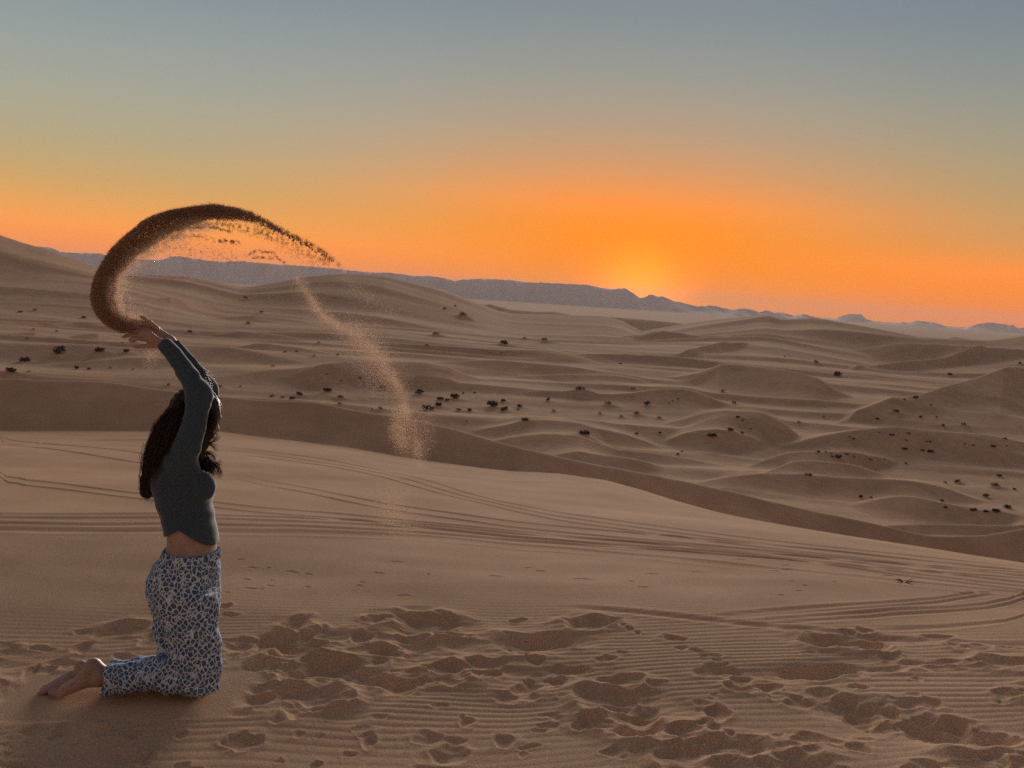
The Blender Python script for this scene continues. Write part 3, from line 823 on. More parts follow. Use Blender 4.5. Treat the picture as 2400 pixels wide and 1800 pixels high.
SH_G = [shrub_mesh(s, False, f) for s, f in ((1, 1.0), (2, 1.25), (3, .85), (4, 1.1))]
SH_D = [shrub_mesh(s, True, f) for s, f in ((11, .7), (12, .9), (13, .6))]
n_sh = 0
GRP_G = 'dark shrubs dotted over the dune valley'
GRP_D = 'dry brown tufts dotted over the dune valley'
srng = random.Random(5)
SHORT = ['second from the left edge', 'nearest the left edge of', 'left of the hands', 'below the sand arc', 'dark leafy shrub just', 'thin upright twig', 'right beside the falling',
         'tall dark shrub', 'widest dark', 'high on the flank', 'double crowned', 'alone on', 'leaning on', 'cone shaped', 'on the slope right', 'small spike',
         'foot of the right', 'darkest shrub', 'flat dark', 'near the right edge', 'pale curved']
LONG = ['the shrub second from the left edge', 'the shrub nearest the left edge', 'the wide shrub left of the hands', 'the shrub below the sand arc',
        'the leafy shrub above the brown crest', 'the twiggy shrub above the brown crest', 'the shrub beside the falling sand', 'the tall shrub past the falling sand',
        'the widest shrub of the clump', 'the brown shrub on the skyline dune', 'the double crowned shrub', 'the lone round shrub', 'the shrub leaning on the dune edge',
        'the cone shaped shrub', 'the shrub on the skyline slope', 'the shrub with a small spike', 'the shrub below the right skyline dune', 'the darkest shrub of the right cluster',
        'the flat shrub at right', 'the shrub near the right edge', 'the shrub above the curved sand edge']
marks = []
for q in SPOTS:
    if len(q[4]) > 4:
        marks.append((q[5], q[6], next(l for sh, l in zip(SHORT, LONG) if sh in q[4][4])))
near_mark = {}
for i, q in enumerate(SPOTS):
    if len(q[4]) > 4: continue
    d, mx, my, nm = min((math.hypot(q[5] - m[0], (q[6] - m[1]) * 2.2), m[0], m[1], m[2]) for m in marks)
    ax_, ay_ = q[5] - mx, (q[6] - my) * 2.2
    where = 'right of' if ax_ > 0 else 'left of'
    if abs(ay_) > 2.2 * abs(ax_): where = 'above' if ay_ < 0 else 'below'
    elif abs(ay_) > .45 * abs(ax_): where = ('above ' if ay_ < 0 else 'below ') + where
    near_mark.setdefault((('dry tuft' if q[4][3] == 'd' else 'green shrub'), where, nm), []).append((d, i))
AUTO = {}
ORD = ['nearest', 'second nearest', 'third nearest', 'fourth nearest', 'fifth nearest', 'sixth nearest', 'seventh nearest', 'eighth nearest', 'ninth nearest', 'tenth nearest', 'eleventh nearest', 'twelfth nearest']
for (kd, where, nm), lst in near_mark.items():
    lst.sort()
    for n_, (d, i) in enumerate(lst):
        AUTO[i] = ('small %s %s %s' if len(lst) == 1 else ORD[min(n_, 11)] + ' small %s %s %s') % (kd, where, nm)
for i, (a, r0, z0, wid, f_, px_, py_) in enumerate(SPOTS):
    dry = f_[3] == 'd'
    me = srng.choice(SH_D if dry else SH_G)
    o = bpy.data.objects.new('desert_shrub', me)
    scene.collection.objects.link(o)
    o.location = (r0 * math.sin(a), r0 * math.cos(a), z0 - .06 * wid)
    o.rotation_euler = (0, 0, srng.uniform(0, 6.28))
    o.scale = (wid, wid, wid * srng.uniform(.8, 1.1))
    tag(o, f_[4] if len(f_) > 4 else AUTO[i], 'shrub', GRP_D if dry else GRP_G)
    n_sh += 1
print('shrubs', n_sh)

# a dead weed on the smooth near slope at right
g_ = np.random.RandomState(8); V = []; F = []
for k in range(22):
    th = g_.uniform(0, 6.28); L = g_.uniform(.05, .13); el = g_.uniform(.1, .9)
    d = np.array([math.cos(th) * math.cos(el), math.sin(th) * math.cos(el), math.sin(el)]); s = np.array([-math.sin(th), math.cos(th), 0])
    n0 = len(V)
    for q, w in ((0, .004), (.5, .003), (1, .001)):
        c = d * L * q + np.array([0, 0, -.02 * q * q])
        V += [c + s * w, c - s * w, c + np.array([0, 0, w * 1.5])]
    for e in (0, 3):
        for i in range(3):
            j = (i + 1) % 3; F.append((n0 + e + i, n0 + e + j, n0 + e + 3 + j, n0 + e + 3 + i))
weed = mesh_np('dry_weed', np.array(V), np.array(F), M_DRY, smooth=False)
a, r0, z0 = ground_hit(2118, 1364)
weed.location = (r0 * math.sin(a), r0 * math.cos(a), z0 - .005); weed.scale = (.9, .9, .7)
tag(weed, 'single small dead weed lying on the smooth near slope', 'weed')

# ------------------------------------------------------------------ the kneeling person: implicit surfaces turned into meshes
DP = 4.53
def P3(px, py, w=0.0): return at_depth(px, py, w, DP)
PX = DP / FPX                       # metres per photo pixel at the figure
ORG = P3(400, 1625, 0.0)
ORG[2] = float(ORG[2])


class Field:
    def __init__(self, lo, hi, step):
        self.lo = np.array(lo, float); self.st = step
        self.n = np.ceil((np.array(hi) - self.lo) / step).astype(int) + 1
        self.v = np.full(tuple(self.n), .08, np.float32)

    def grid(self, lo, hi):
        a = np.clip(np.floor((np.array(lo) - self.lo) / self.st).astype(int), 0, self.n - 1)
        b = np.clip(np.ceil((np.array(hi) - self.lo) / self.st).astype(int) + 1, 1, self.n)
        ax = [self.lo[i] + self.st * np.arange(a[i], b[i]) for i in range(3)]
        sl = tuple(slice(a[i], b[i]) for i in range(3))
        return sl, ax[0][:, None, None], ax[1][None, :, None], ax[2][None, None, :]

    def union(self, sl, d, k):
        cur = self.v[sl]
        if k <= 0:
            self.v[sl] = np.minimum(cur, d)
        else:
            hh = np.clip(.5 + .5 * (cur - d) / k, 0, 1)
            self.v[sl] = cur + (d - cur) * hh - k * hh * (1 - hh)

    def cone(self, a, b, ra, rb, k=.01, squash=None):
        """tapered capsule; squash=(unit axis, factor<1) thins it along that axis"""
        a = np.array(a); b = np.array(b); m = max(ra, rb) + k * 1.5 + .012
        sl, x, y, z = self.grid(np.minimum(a, b) - m, np.maximum(a, b) + m)
        d = b - a; L2 = max((d * d).sum(), 1e-9)
        px, py, pz = x - a[0], y - a[1], z - a[2]
        t = np.clip((px * d[0] + py * d[1] + pz * d[2]) / L2, 0, 1)
        qx, qy, qz = px - d[0] * t, py - d[1] * t, pz - d[2] * t
        if squash is not None:
            s, f = squash; s = np.array(s) / np.linalg.norm(s)
            c = (qx * s[0] + qy * s[1] + qz * s[2]) * (1 / f - 1)
            qx, qy, qz = qx + c * s[0], qy + c * s[1], qz + c * s[2]
            dist = (np.sqrt(qx * qx + qy * qy + qz * qz) - (ra + (rb - ra) * t)) * (f * .5 + .5)
        else:
            dist = np.sqrt(qx * qx + qy * qy + qz * qz) - (ra + (rb - ra) * t)
        self.union(sl, dist.astype(np.float32), k)

    def chain(self, pts, rad, k=.01, squash=None):
        P_ = np.array(pts); m = max(rad) + k * 1.5 + .014
        sl, *_g = self.grid(P_.min(0) - m, P_.max(0) + m)
        keep_ = self.v[sl].copy(); self.v[sl] = .08
        for i in range(len(pts) - 1):
            self.cone(pts[i], pts[i + 1], rad[i], rad[i + 1], .003, squash)
        d = self.v[sl].copy(); self.v[sl] = keep_
        self.union(sl, d, k)

    def ell(self, c, r, k=.01, ax=None):
        c = np.array(c); r = np.array(r, float); m = r.max() + k * 1.5 + .012
        sl, x, y, z = self.grid(c - m, c + m)
        px, py, pz = x - c[0], y - c[1], z - c[2]
        if ax is not None:
            px, py, pz = [px * a[0] + py * a[1] + pz * a[2] for a in ax]
        q = np.sqrt((px / r[0]) ** 2 + (py / r[1]) ** 2 + (pz / r[2]) ** 2)
        q2 = np.sqrt((px / r[0] ** 2) ** 2 + (py / r[1] ** 2) ** 2 + (pz / r[2] ** 2) ** 2) + 1e-9
        self.union(sl, (q * (q - 1) / q2).astype(np.float32), k)

    def stack(self, tab, yc, k=.02, grow=0.0, p=2.2, axis='z'):
        """stack of superellipses along z (or x). tab rows: (s, lo, hi, half_y[, y centre]) in metres"""
        tab = np.array(sorted(tab)); s = tab[:, 0]; lo, hi, hy = tab[:, 1], tab[:, 2], tab[:, 3]
        yc_ = tab[:, 4] if tab.shape[1] > 4 else np.full(len(s), yc)
        m = .06
        if axis == 'z':
            sl, x, y, z = self.grid([lo.min() - m, (yc_ - hy).min() - m, s[0] - m], [hi.max() + m, (yc_ + hy).max() + m, s[-1] + m])
            t = z[0, 0]; u = x
        else:
            sl, x, y, z = self.grid([s[0] - m, (yc_ - hy).min() - m, lo.min() - m], [s[-1] + m, (yc_ + hy).max() + m, hi.max() + m])
            t = x[:, 0, 0]; u = z
        # smooth interpolation of the contour tables
        def cub(v):
            i = np.clip(np.searchsorted(s, t) - 1, 0, len(s) - 2)
            mm = np.gradient(v, s); hh = s[i + 1] - s[i]; q = np.clip((t - s[i]) / hh, 0, 1)
            return ((2*q**3-3*q**2+1)*v[i] + (q**3-2*q**2+q)*hh*mm[i] + (-2*q**3+3*q**2)*v[i+1] + (q**3-q**2)*hh*mm[i+1])
        L, Hh, W, Yc = cub(lo) - grow, cub(hi) + grow, cub(hy) + grow, cub(yc_)
        cc, hx_ = (L + Hh) / 2, (Hh - L) / 2
        shp = (1, 1, -1) if axis == 'z' else (-1, 1, 1)
        cc, hx_, W, Yc, tt = [q.reshape(shp) for q in (cc, hx_, W, Yc, t)]
        q = (np.abs((u - cc) / hx_) ** p + np.abs((y - Yc) / W) ** p) ** (1 / p)
        d = (q - 1) * np.minimum(hx_, W)
        over = np.maximum(s[0] - tt, tt - s[-1])
        d = np.where(over > 0, np.sqrt(np.maximum(d, 0) ** 2 + over ** 2) + np.minimum(d, 0) * 0, np.maximum(d, over))
        self.union(sl, d.astype(np.float32), k)

    def coords(self):
        return [self.lo[i] + self.st * np.arange(self.n[i]).reshape([-1 if q == i else 1 for q in range(3)]) for i in range(3)]

    def mesh(self):
        v = self.v; ins = v < 0
        nx, ny, nz = v.shape
        cnt = np.zeros((nx - 1, ny - 1, nz - 1), np.int8)
        cs = [(i, j, k) for i in (0, 1) for j in (0, 1) for k in (0, 1)]
        sub = lambda A, i, j, k: A[i:nx - 1 + i, j:ny - 1 + j, k:nz - 1 + k]
        for c in cs: cnt += sub(ins, *c)
        act = np.argwhere((cnt > 0) & (cnt < 8))
        vals = {c: v[act[:, 0] + c[0], act[:, 1] + c[1], act[:, 2] + c[2]] for c in cs}
        pos = np.zeros((len(act), 3)); w = np.zeros(len(act))
        for c in cs:
            for ax in range(3):
                if c[ax] == 0:
                    e = list(c); e[ax] = 1; e = tuple(e)
                    a, b = vals[c], vals[e]
                    m = (a < 0) != (b < 0)
                    t = np.where(m, a / np.where(m, a - b, 1), 0)
                    p = np.tile(np.array(c, float), (len(act), 1)); p[:, ax] = t
                    pos += p * m[:, None]; w += m
        pos = (act + pos / w[:, None]) * self.st + self.lo
        idx = np.full((nx - 1, ny - 1, nz - 1), -1, np.int32); idx[tuple(act.T)] = np.arange(len(act))
        Fs = []
        for ax in range(3):
            a = ins.take(range(0, v.shape[ax] - 1), ax); b = ins.take(range(1, v.shape[ax]), ax)
            e = np.argwhere(a != b); sgn = a[tuple(e.T)]
            o1, o2 = [q for q in range(3) if q != ax]
            ok = (e[:, o1] > 0) & (e[:, o2] > 0) & (e[:, o1] < v.shape[o1] - 1) & (e[:, o2] < v.shape[o2] - 1)
            e = e[ok]; sgn = sgn[ok]
            def at(d1, d2):
                q = e.copy(); q[:, o1] -= d1; q[:, o2] -= d2
                return idx[tuple(q.T)]
            quad = np.stack([at(1, 1), at(0, 1), at(0, 0), at(1, 0)], 1)
            flip = sgn if ax != 1 else ~sgn
            quad[~flip] = quad[~flip][:, ::-1]
            Fs.append(quad)
        F = np.concatenate(Fs)
        F = F[(F >= 0).all(1)]
        # light smoothing of the stair steps
        for _ in range(2):
            acc = np.zeros_like(pos); n_ = np.zeros(len(pos))
            for i in range(4):
                j = (i + 1) % 4
                np.add.at(acc, F[:, i], pos[F[:, j]]); np.add.at(n_, F[:, i], 1)
                np.add.at(acc, F[:, j], pos[F[:, i]]); np.add.at(n_, F[:, j], 1)
            pos = pos * .5 + .5 * acc / np.maximum(n_, 1)[:, None]
        return pos, F


def zrow(rows_, w=0.0):
    """(py, x0, x1, half width[, y offset]) -> metres"""
    out = []
    for q in rows_:
        a = P3(q[1], q[0], w); b = P3(q[2], q[0], w)
        out.append((a[2], a[0], b[0], q[3]) + ((DP - q[4],) if len(q) > 4 else ()))
    return out


TORSO = [(1300, 389, 509, .150), (1262, 392, 508, .132), (1230, 388, 503, .126), (1200, 379, 497, .126), (1180, 373, 494, .128),
         (1160, 367, 492, .132), (1120, 360, 485, .138), (1090, 362, 472, .142), (1066, 374, 462, .135), (1048, 392, 456, .105), (1030, 412, 452, .062)]
NW, FW = .155, -.155          # shoulder offsets towards / away from the camera
ARM_N = [P3(424, 1084, .110), P3(438, 1048, .148), P3(454, 1000, .150), P3(464, 952, .130), P3(466, 926, .122)]
ARM_NR = [.056, .050, .044, .0405, .0385]
FORE_N = [P3(467, 924, .122), P3(449, 893, .112), P3(430, 862, .098), P3(409, 832, .082), P3(388, 808, .070)]
FORE_NR = [.040, .0375, .0335, .0285, .0265]
ARM_F = [P3(424, 1084, -.110), P3(446, 1048, -.148), P3(466, 1000, -.150), P3(480, 952, -.120), P3(484, 914, -.105)]
FORE_F = [P3(484, 912, -.105), P3(466, 882, -.085), P3(444, 852, -.060), P3(420, 822, -.035), P3(398, 796, -.020)]


def arms(fd, grow, k=.02, n=1):
    fd.chain(ARM_N, [q + grow for q in ARM_NR], k)
    fd.chain(ARM_F, [q * .93 + grow for q in ARM_NR], k)
    fd.chain(FORE_N, [q + grow for q in FORE_NR], k)
    fd.chain(FORE_F, [q * .9 + grow for q in FORE_NR], k)
    fd.cone(P3(473, 921, .122), P3(474, 924, .122), .026 + grow, .026 + grow, .02)      # point of the elbow
    fd.cone(P3(491, 908, -.105), P3(492, 910, -.105), .022 + grow, .022 + grow, .02)


LEGN, LEGF = .085, -.060
lo = P3(80, 1650, .3) - [.05, 0, .08]; hi = P3(525, 735, -.3) + [.05, 0, .02]
lo[1], hi[1] = DP - .27, DP + .27
lo[0] = min(P3(80, 1650, q)[0] for q in (.2, -.2)); hi[0] = max(P3(532, 1650, q)[0] for q in (.2, -.2))
lo[2] = P3(80, 1650, .1)[2] - .04; hi[2] = P3(400, 725, 0)[2]

# --- body
B = Field(lo, hi, .0036)
B.stack(zrow(TORSO), DP, .02, grow=-.008)
HIPS = [(1300, 389, 509, .150), (1330, 372, 509, .165), (1360, 356, 508, .165), (1400, 362, 506, .158), (1430, 372, 504, .14)]
B.stack(zrow(HIPS), DP, .02, grow=-.012)
arms(B, -.006)
B.cone(P3(432, 1052, 0), P3(448, 1020, 0), .052, .050, .02)
# head, turned to the far side and a little down
HC = P3(461, 976, 0.0)
fw = np.array([.60, .76, -.25]); fw /= np.linalg.norm(fw)
rt = np.cross(fw, [0, 0, 1]); rt /= np.linalg.norm(rt)
up = np.cross(rt, fw)
HA = (fw, rt, up)
hp = lambda a, b, c: HC + fw * a + rt * b + up * c
B.ell(hp(-.008, 0, .022), (.094, .074, .088), .01, HA)
B.ell(hp(.030, 0, -.045), (.062, .056, .070), .02, HA)          # face
B.cone(hp(.062, -.014, -.098), hp(.062, .014, -.098), .017, .017, .02)  # chin
B.cone(hp(.094, 0, .004), hp(.112, 0, -.032), .008, .013, .008)   # nose
B.cone(hp(.084, -.034, .018), hp(.084, .034, .018), .012, .012, .012)   # brow
for s in (-1, 1):
    B.ell(hp(.078, s * .032, -.002), (.013, .014, .010), .004, HA)
    B.ell(hp(-.004, s * .074, -.010), (.018, .008, .030), .005, HA)     # ears
    B.cone(hp(.055, s * .036, -.030), hp(.045, s * .042, -.050), .020, .016, .02)
B.cone(hp(.089, -.018, -.062), hp(.089, .018, -.062), .0065, .0065, .003)
B.cone(hp(.086, -.014, -.073), hp(.086, .014, -.073), .0070, .0070, .003)
# hands -----------------------------------------------------------
pn = np.array([.25, .62, .74])     # thin direction of the palms
SQ = (pn, .55)
B.chain([P3(388, 808, .070), P3(372, 801, .066), P3(352, 790, .060), P3(340, 785, .058)], [.0245, .0250, .0300, .0260], .008, SQ)
B.chain([P3(372, 806, .066), P3(352, 798, .062)], [.022, .024], .008, SQ)


def digit(pts, r):
    for i in range(len(pts) - 1):
        B.cone(P3(*pts[i]), P3(*pts[i + 1]), r[i], r[i + 1], .0028)


digit([(352, 779, .050), (332, 771, .040), (312, 769, .030), (300, 767, .024), (288, 769, .020)], [.0100, .0095, .0086, .0080, .0068])
digit([(348, 783, .056), (326, 777, .050), (306, 776, .044), (293, 776, .039), (283, 778, .036)], [.0105, .0098, .0088, .0080, .0070])
digit([(346, 789, .064), (326, 786, .062), (308, 786, .060), (296, 787, .058), (289, 790, .056)], [.0102, .0095, .0085, .0078, .0068])
digit([(346, 796, .070), (331, 795, .072), (318, 794, .073), (310, 795, .073), (304, 797, .072)], [.0095, .0086, .0076, .0070, .0060])
digit([(366, 808, .060), (348, 811, .050), (336, 812, .044), (326, 812, .042), (317, 813, .041)], [.0120, .0105, .0090, .0082, .0070])
SQF = (np.array([.30, -.62, .72]), .55)
B.chain([P3(398, 796, -.020), P3(380, 786, -.018), P3(362, 776, -.012), P3(346, 768, -.008)], [.0235, .0245, .0290, .0250], .008, SQF)
digit([(350, 764, .006), (332, 756, .012), (314, 752, .016), (303, 750, .018), (292, 752, .020)], [.0098, .0092, .0083, .0076, .0066])
digit([(348, 767, -.006), (328, 761, -.002), (310, 759, .002), (298, 759, .004), (288, 762, .006)], [.0100, .0094, .0085, .0078, .0068])
digit([(347, 772, -.018), (328, 768, -.016), (312, 768, -.014), (301, 769, -.012), (294, 772, -.011)], [.0098, .0090, .0082, .0075, .0066])
digit([(350, 778, -.028), (335, 777, -.028), (322, 777, -.028), (314, 778, -.028), (308, 781, -.028)], [.0090, .0082, .0074, .0068, .0060])
digit([(368, 770, .002), (352, 756, .010), (342, 749, .014), (336, 745, .016), (330, 742, .018)], [.0115, .0098, .0086, .0078, .0066])
# legs and feet
for w, dy in ((LEGN, 0), (LEGF, -6)):
    B.chain([P3(438, 1400, w * .8), P3(450, 1480, w * .95), P3(470, 1590 + dy, w)], [.070, .062, .050], .03)
    B.chain([P3(470, 1596 + dy, w), P3(360, 1588 + dy, w), P3(262, 1586 + dy, w)], [.045, .042, .031], .02)
# near foot
w = LEGN - .02
FT = (0, 1, 0)
B.chain([P3(268, 1586, w), P3(243, 1584, w)], [0.0350, 0.0373], .012)
B.cone(P3(238, 1583, w), P3(219, 1562, w), .036, .031, .02)
B.cone(P3(219, 1562, w), P3(200, 1586, w - .002), .030, .029, .02)
B.chain([P3(232, 1592, w), P3(198, 1594, w - .004), P3(172, 1607, w - .006), P3(152, 1618, w - .008)], [0.0316, 0.0322, 0.0277, 0.0232], .016)
B.chain([P3(200, 1598, w + .018), P3(170, 1612, w + .020), P3(150, 1622, w + .018)], [0.0226, 0.0209, 0.0181], .014)
B.chain([P3(200, 1592, w - .022), P3(170, 1604, w - .030), P3(150, 1614, w - .030)], [0.0215, 0.0209, 0.0192], .014)


def toe(x0, y0, x1, y1, w0, r):
    B.cone(P3(x0, y0, w0), P3((x0 + x1) / 2 - 1, (y0 + y1) / 2 - 1.5, w0), r * 1.1, r * 1.05, .0026)
    B.cone(P3((x0 + x1) / 2 - 1, (y0 + y1) / 2 - 1.5, w0), P3(x1, y1, w0), r * 1.0, r * 1.14, .0026)


toe(150, 1615, 121, 1623, w - .040, .0125)
toe(150, 1618, 124, 1628, w - .020, .0088)
toe(150, 1620, 129, 1631, w - .004, .0084)
toe(151, 1623, 135, 1633, w + .011, .0080)
toe(154, 1626, 142, 1634, w + .026, .0078)
# far foot
w = LEGF + .02
B.chain([P3(264, 1580, w), P3(240, 1580, w), P3(210, 1574, w)], [0.0350, 0.0373, 0.0373], .012)
B.cone(P3(205, 1574, w), P3(190, 1562, w), .032, .026, .02)
B.chain([P3(200, 1582, w), P3(170, 1588, w), P3(140, 1602, w), P3(118, 1612, w)], [0.0339, 0.0305, 0.0266, 0.0220], .016)
B.chain([P3(170, 1592, w - .02), P3(140, 1606, w - .02), P3(120, 1615, w - .02)], [0.0226, 0.0209, 0.0181], .014)
B.chain([P3(170, 1592, w + .02), P3(140, 1606, w + .024), P3(118, 1616, w + .026)], [0.0226, 0.0220, 0.0192], .014)
toe(118, 1615, 96, 1626, w + .036, .0125)
toe(116, 1610, 98, 1622, w + .015, .0088)
toe(115, 1607, 98, 1617, w - .001, .0085)
toe(116, 1606, 102, 1614, w - .016, .008)
toe(118, 1606, 107, 1612, w - .030, .0078)
Vb, Fb = B.mesh(); del B


def skin_material():
    m, t, b = new_mat('skin')
    tx = N(t, 'ShaderNodeTexCoord')
    n = N(t, 'ShaderNodeTexNoise'); n.inputs['Scale'].default_value = 22; n.inputs['Detail'].default_value = 4
    t.links.new(tx.outputs['Object'], n.inputs['Vector'])
    t.links.new(ramp(t, n.outputs[0], [(.3, (.29, .185, .155, 1)), (.7, (.38, .255, .215, 1))], 'LINEAR'), b.inputs['Base Color'])
    b.inputs['Roughness'].default_value = .55
    b.inputs['Subsurface Weight'].default_value = .12
    b.inputs['Subsurface Radius'].default_value = (.012, .005, .003)
    n2 = N(t, 'ShaderNodeTexNoise'); n2.inputs['Scale'].default_value = 160; n2.inputs['Detail'].default_value = 3
    t.links.new(tx.outputs['Object'], n2.inputs['Vector'])
    bp = N(t, 'ShaderNodeBump'); bp.inputs['Strength'].default_value = .25; bp.inputs['Distance'].default_value = .002
    t.links.new(n2.outputs[0], bp.inputs['Height']); t.links.new(bp.outputs[0], b.inputs['Normal'])
    return m


person = bpy.data.objects.new('person', None)
scene.collection.objects.link(person)
person.location = tuple(ORG)
tag(person, 'kneeling person in a grey top and blue patterned trousers throwing sand backwards', 'person')
body = mesh_np('body', Vb - ORG, Fb, skin_material(), person)

# --- grey long sleeved top
T = Field([lo[0], lo[1], P3(400, 1280)[2]], hi, .0042)
T.stack(zrow(TORSO), DP, .02, grow=.004)
arms(T, .0045, .045)
for s in (-1, 1):
    T.ell(P3(470, 1141, s * .066), (.062, .060, .062), .022)
    T.cone(P3(424, 1068, s * .115), P3(430, 1095, s * .10), .050, .056, .04)
T.cone(P3(388, 1130, .06), P3(388, 1130, -.06), .045, .045, .03)          # shoulder blades
x, y, z = T.coords()
XM = P3(438, 1200)[0]
# hem: rises to a notch at the side, lower at front and back
zc_ = P3(450, 1263)[2]; zn_ = P3(450, 1229)[2]
halfx = 58 * PX
hem = zn_ + (zc_ - zn_) * np.clip(np.abs(x - P3(440, 1240)[0]) / halfx, 0, 1.2) + 0 * y
# sleeves end at the wrists
cut = hem - z
def plane_cut(p, nrm, rad):
    n_ = np.array(nrm, float); n_ /= np.linalg.norm(n_)
    d = (x - p[0]) * n_[0] + (y - p[1]) * n_[1] + (z - p[2]) * n_[2]
    r_2 = (x - p[0]) ** 2 + (y - p[1]) ** 2 + (z - p[2]) ** 2
    return np.where(r_2 < rad * rad, d, -1)
wn_ = P3(382, 803, .068); cut = np.maximum(cut, plane_cut(wn_, wn_ - FORE_N[-2], .12))
wf_ = P3(392, 790, -.018); cut = np.maximum(cut, np.where((y > DP - .03), plane_cut(wf_, wf_ - FORE_F[-2], .10), -1))
# folds in the cloth
fold = (np.sin(z * 95 + np.sin(x * 31) * 1.6 + y * 17) * .0026 * np.exp(-((z - P3(400, 1190)[2]) / .06) ** 2)
        + np.sin(z * 60 + x * 70 + y * 25) * .0030 * np.exp(-((z - P3(400, 1060)[2]) / .06) ** 2)
        + np.sin((z + x * .7) * 130 + y * 20 + np.sin(z * 47) * 2) * .0020 * sstep(z, P3(400, 980)[2], P3(400, 900)[2]))
T.v = np.maximum(T.v + fold.astype(np.float32), cut.astype(np.float32))
Vt, Ft = T.mesh(); del T


def knit_material():
    m, t, b = new_mat('grey_knit')
    tx = N(t, 'ShaderNodeTexCoord')
    n = N(t, 'ShaderNodeTexNoise'); n.inputs['Scale'].default_value = 260; n.inputs['Detail'].default_value = 2
    t.links.new(tx.outputs['Object'], n.inputs['Vector'])
    t.links.new(ramp(t, n.outputs[0], [(.35, (.030, .048, .070, 1)), (.65, (.066, .098, .138, 1))], 'LINEAR'), b.inputs['Base Color'])
    b.inputs['Roughness'].default_value = .9
    b.inputs['Specular IOR Level'].default_value = .15
    b.inputs['Sheen Weight'].default_value = .35
    b.inputs['Sheen Roughness'].default_value = .4
    w_ = N(t, 'ShaderNodeTexNoise'); w_.inputs['Scale'].default_value = 24; w_.inputs['Detail'].default_value = 4
    t.links.new(tx.outputs['Object'], w_.inputs['Vector'])
    bp = N(t, 'ShaderNodeBump'); bp.inputs['Strength'].default_value = .5; bp.inputs['Distance'].default_value = .006
    t.links.new(w_.outputs[0], bp.inputs['Height']); t.links.new(bp.outputs[0], b.inputs['Normal'])
    return m


mesh_np('long_sleeved_top', Vt - ORG, Ft, knit_material(), person)

# --- patterned trousers
zrow_at = lambda w, rows_: zrow(rows_, w)
Q = Field([lo[0], lo[1], lo[2]], [hi[0], hi[1], P3(400, 1260)[2]], .0042)
Q.stack(zrow([(1285, 388, 511, .148), (1300, 380, 511, .156), (1321, 365, 511, .166), (1345, 349, 511, .172), (1362, 346, 511, .172), (1397, 355, 511, .166),
              (1430, 370, 509, .14), (1450, 376, 509, .11)]), DP, .03)
for w, dy, sx_ in ((LEGN, 0, 1), (LEGF, -6, -20)):
    Q.stack([(a_, b_, c_, d_, DP - w) for a_, b_, c_, d_ in zrow_at(w, [(q_[0], q_[1] + sx_, q_[2] + sx_, q_[3]) for q_ in
        [(1380, 358, 510, .085), (1440, 375, 512, .082), (1478, 384, 514, .078), (1521, 390, 515, .075), (1560, 392, 515, .072),
         (1590, 392, 513, .068), (1612, 400, 505, .062), (1622 + dy * .5, 425, 492, .045)]])], 0, .022, p=2.3)
    xr = []
    for px_, yt, yb, hy in ((246, 1557, 1625, .052), (255, 1557, 1626, .054), (280, 1556, 1627, .056), (306, 1551, 1622, .058), (349, 1545, 1616, .062), (385, 1541, 1620, .064),
                            (421, 1538, 1628, .066), (465, 1560, 1630, .062), (492, 1580, 1620, .050)):
        a = P3(px_, yb + dy, w); b = P3(px_, yt + dy, w)
        xr.append((a[0], a[2], b[2], hy, DP - w))
    Q.stack(xr, 0, .018, axis='x', p=2.4)
x, y, z = Q.coords()
zk = P3(400, 1530)[2]; xk = P3(392, 1530)[0]
f_ = (np.sin(z * 150 + x * 60 + np.sin(y * 40) * 1.5) * .0035 * np.exp(-(((z - zk) / .05) ** 2 + ((x - xk) / .06) ** 2))
      + np.sin(x * 120 + z * 30 + y * 40) * .0016 * np.exp(-((z - P3(400, 1320)[2]) / .05) ** 2)
      + np.sin(x * 46 + z * 18 + np.sin(z * 23) * 1.5 + y * 22) * .0042
      + np.sin(z * 52 - x * 33 + y * 31 + np.sin(x * 40) * 1.3) * .0040 * sstep(-z, -P3(400, 1420)[2], -P3(400, 1560)[2])
      + np.sin(np.arctan2(y - DP, x - P3(450, 1290)[0]) * 44) * .0018 * sstep(z, P3(400, 1315)[2], P3(400, 1290)[2]))
Q.v += f_.astype(np.float32)
Q.v = np.maximum(Q.v, (P3(246, 1590)[0] - x + 0 * y + 0 * z).astype(np.float32))
Vq, Fq = Q.mesh(); del Q


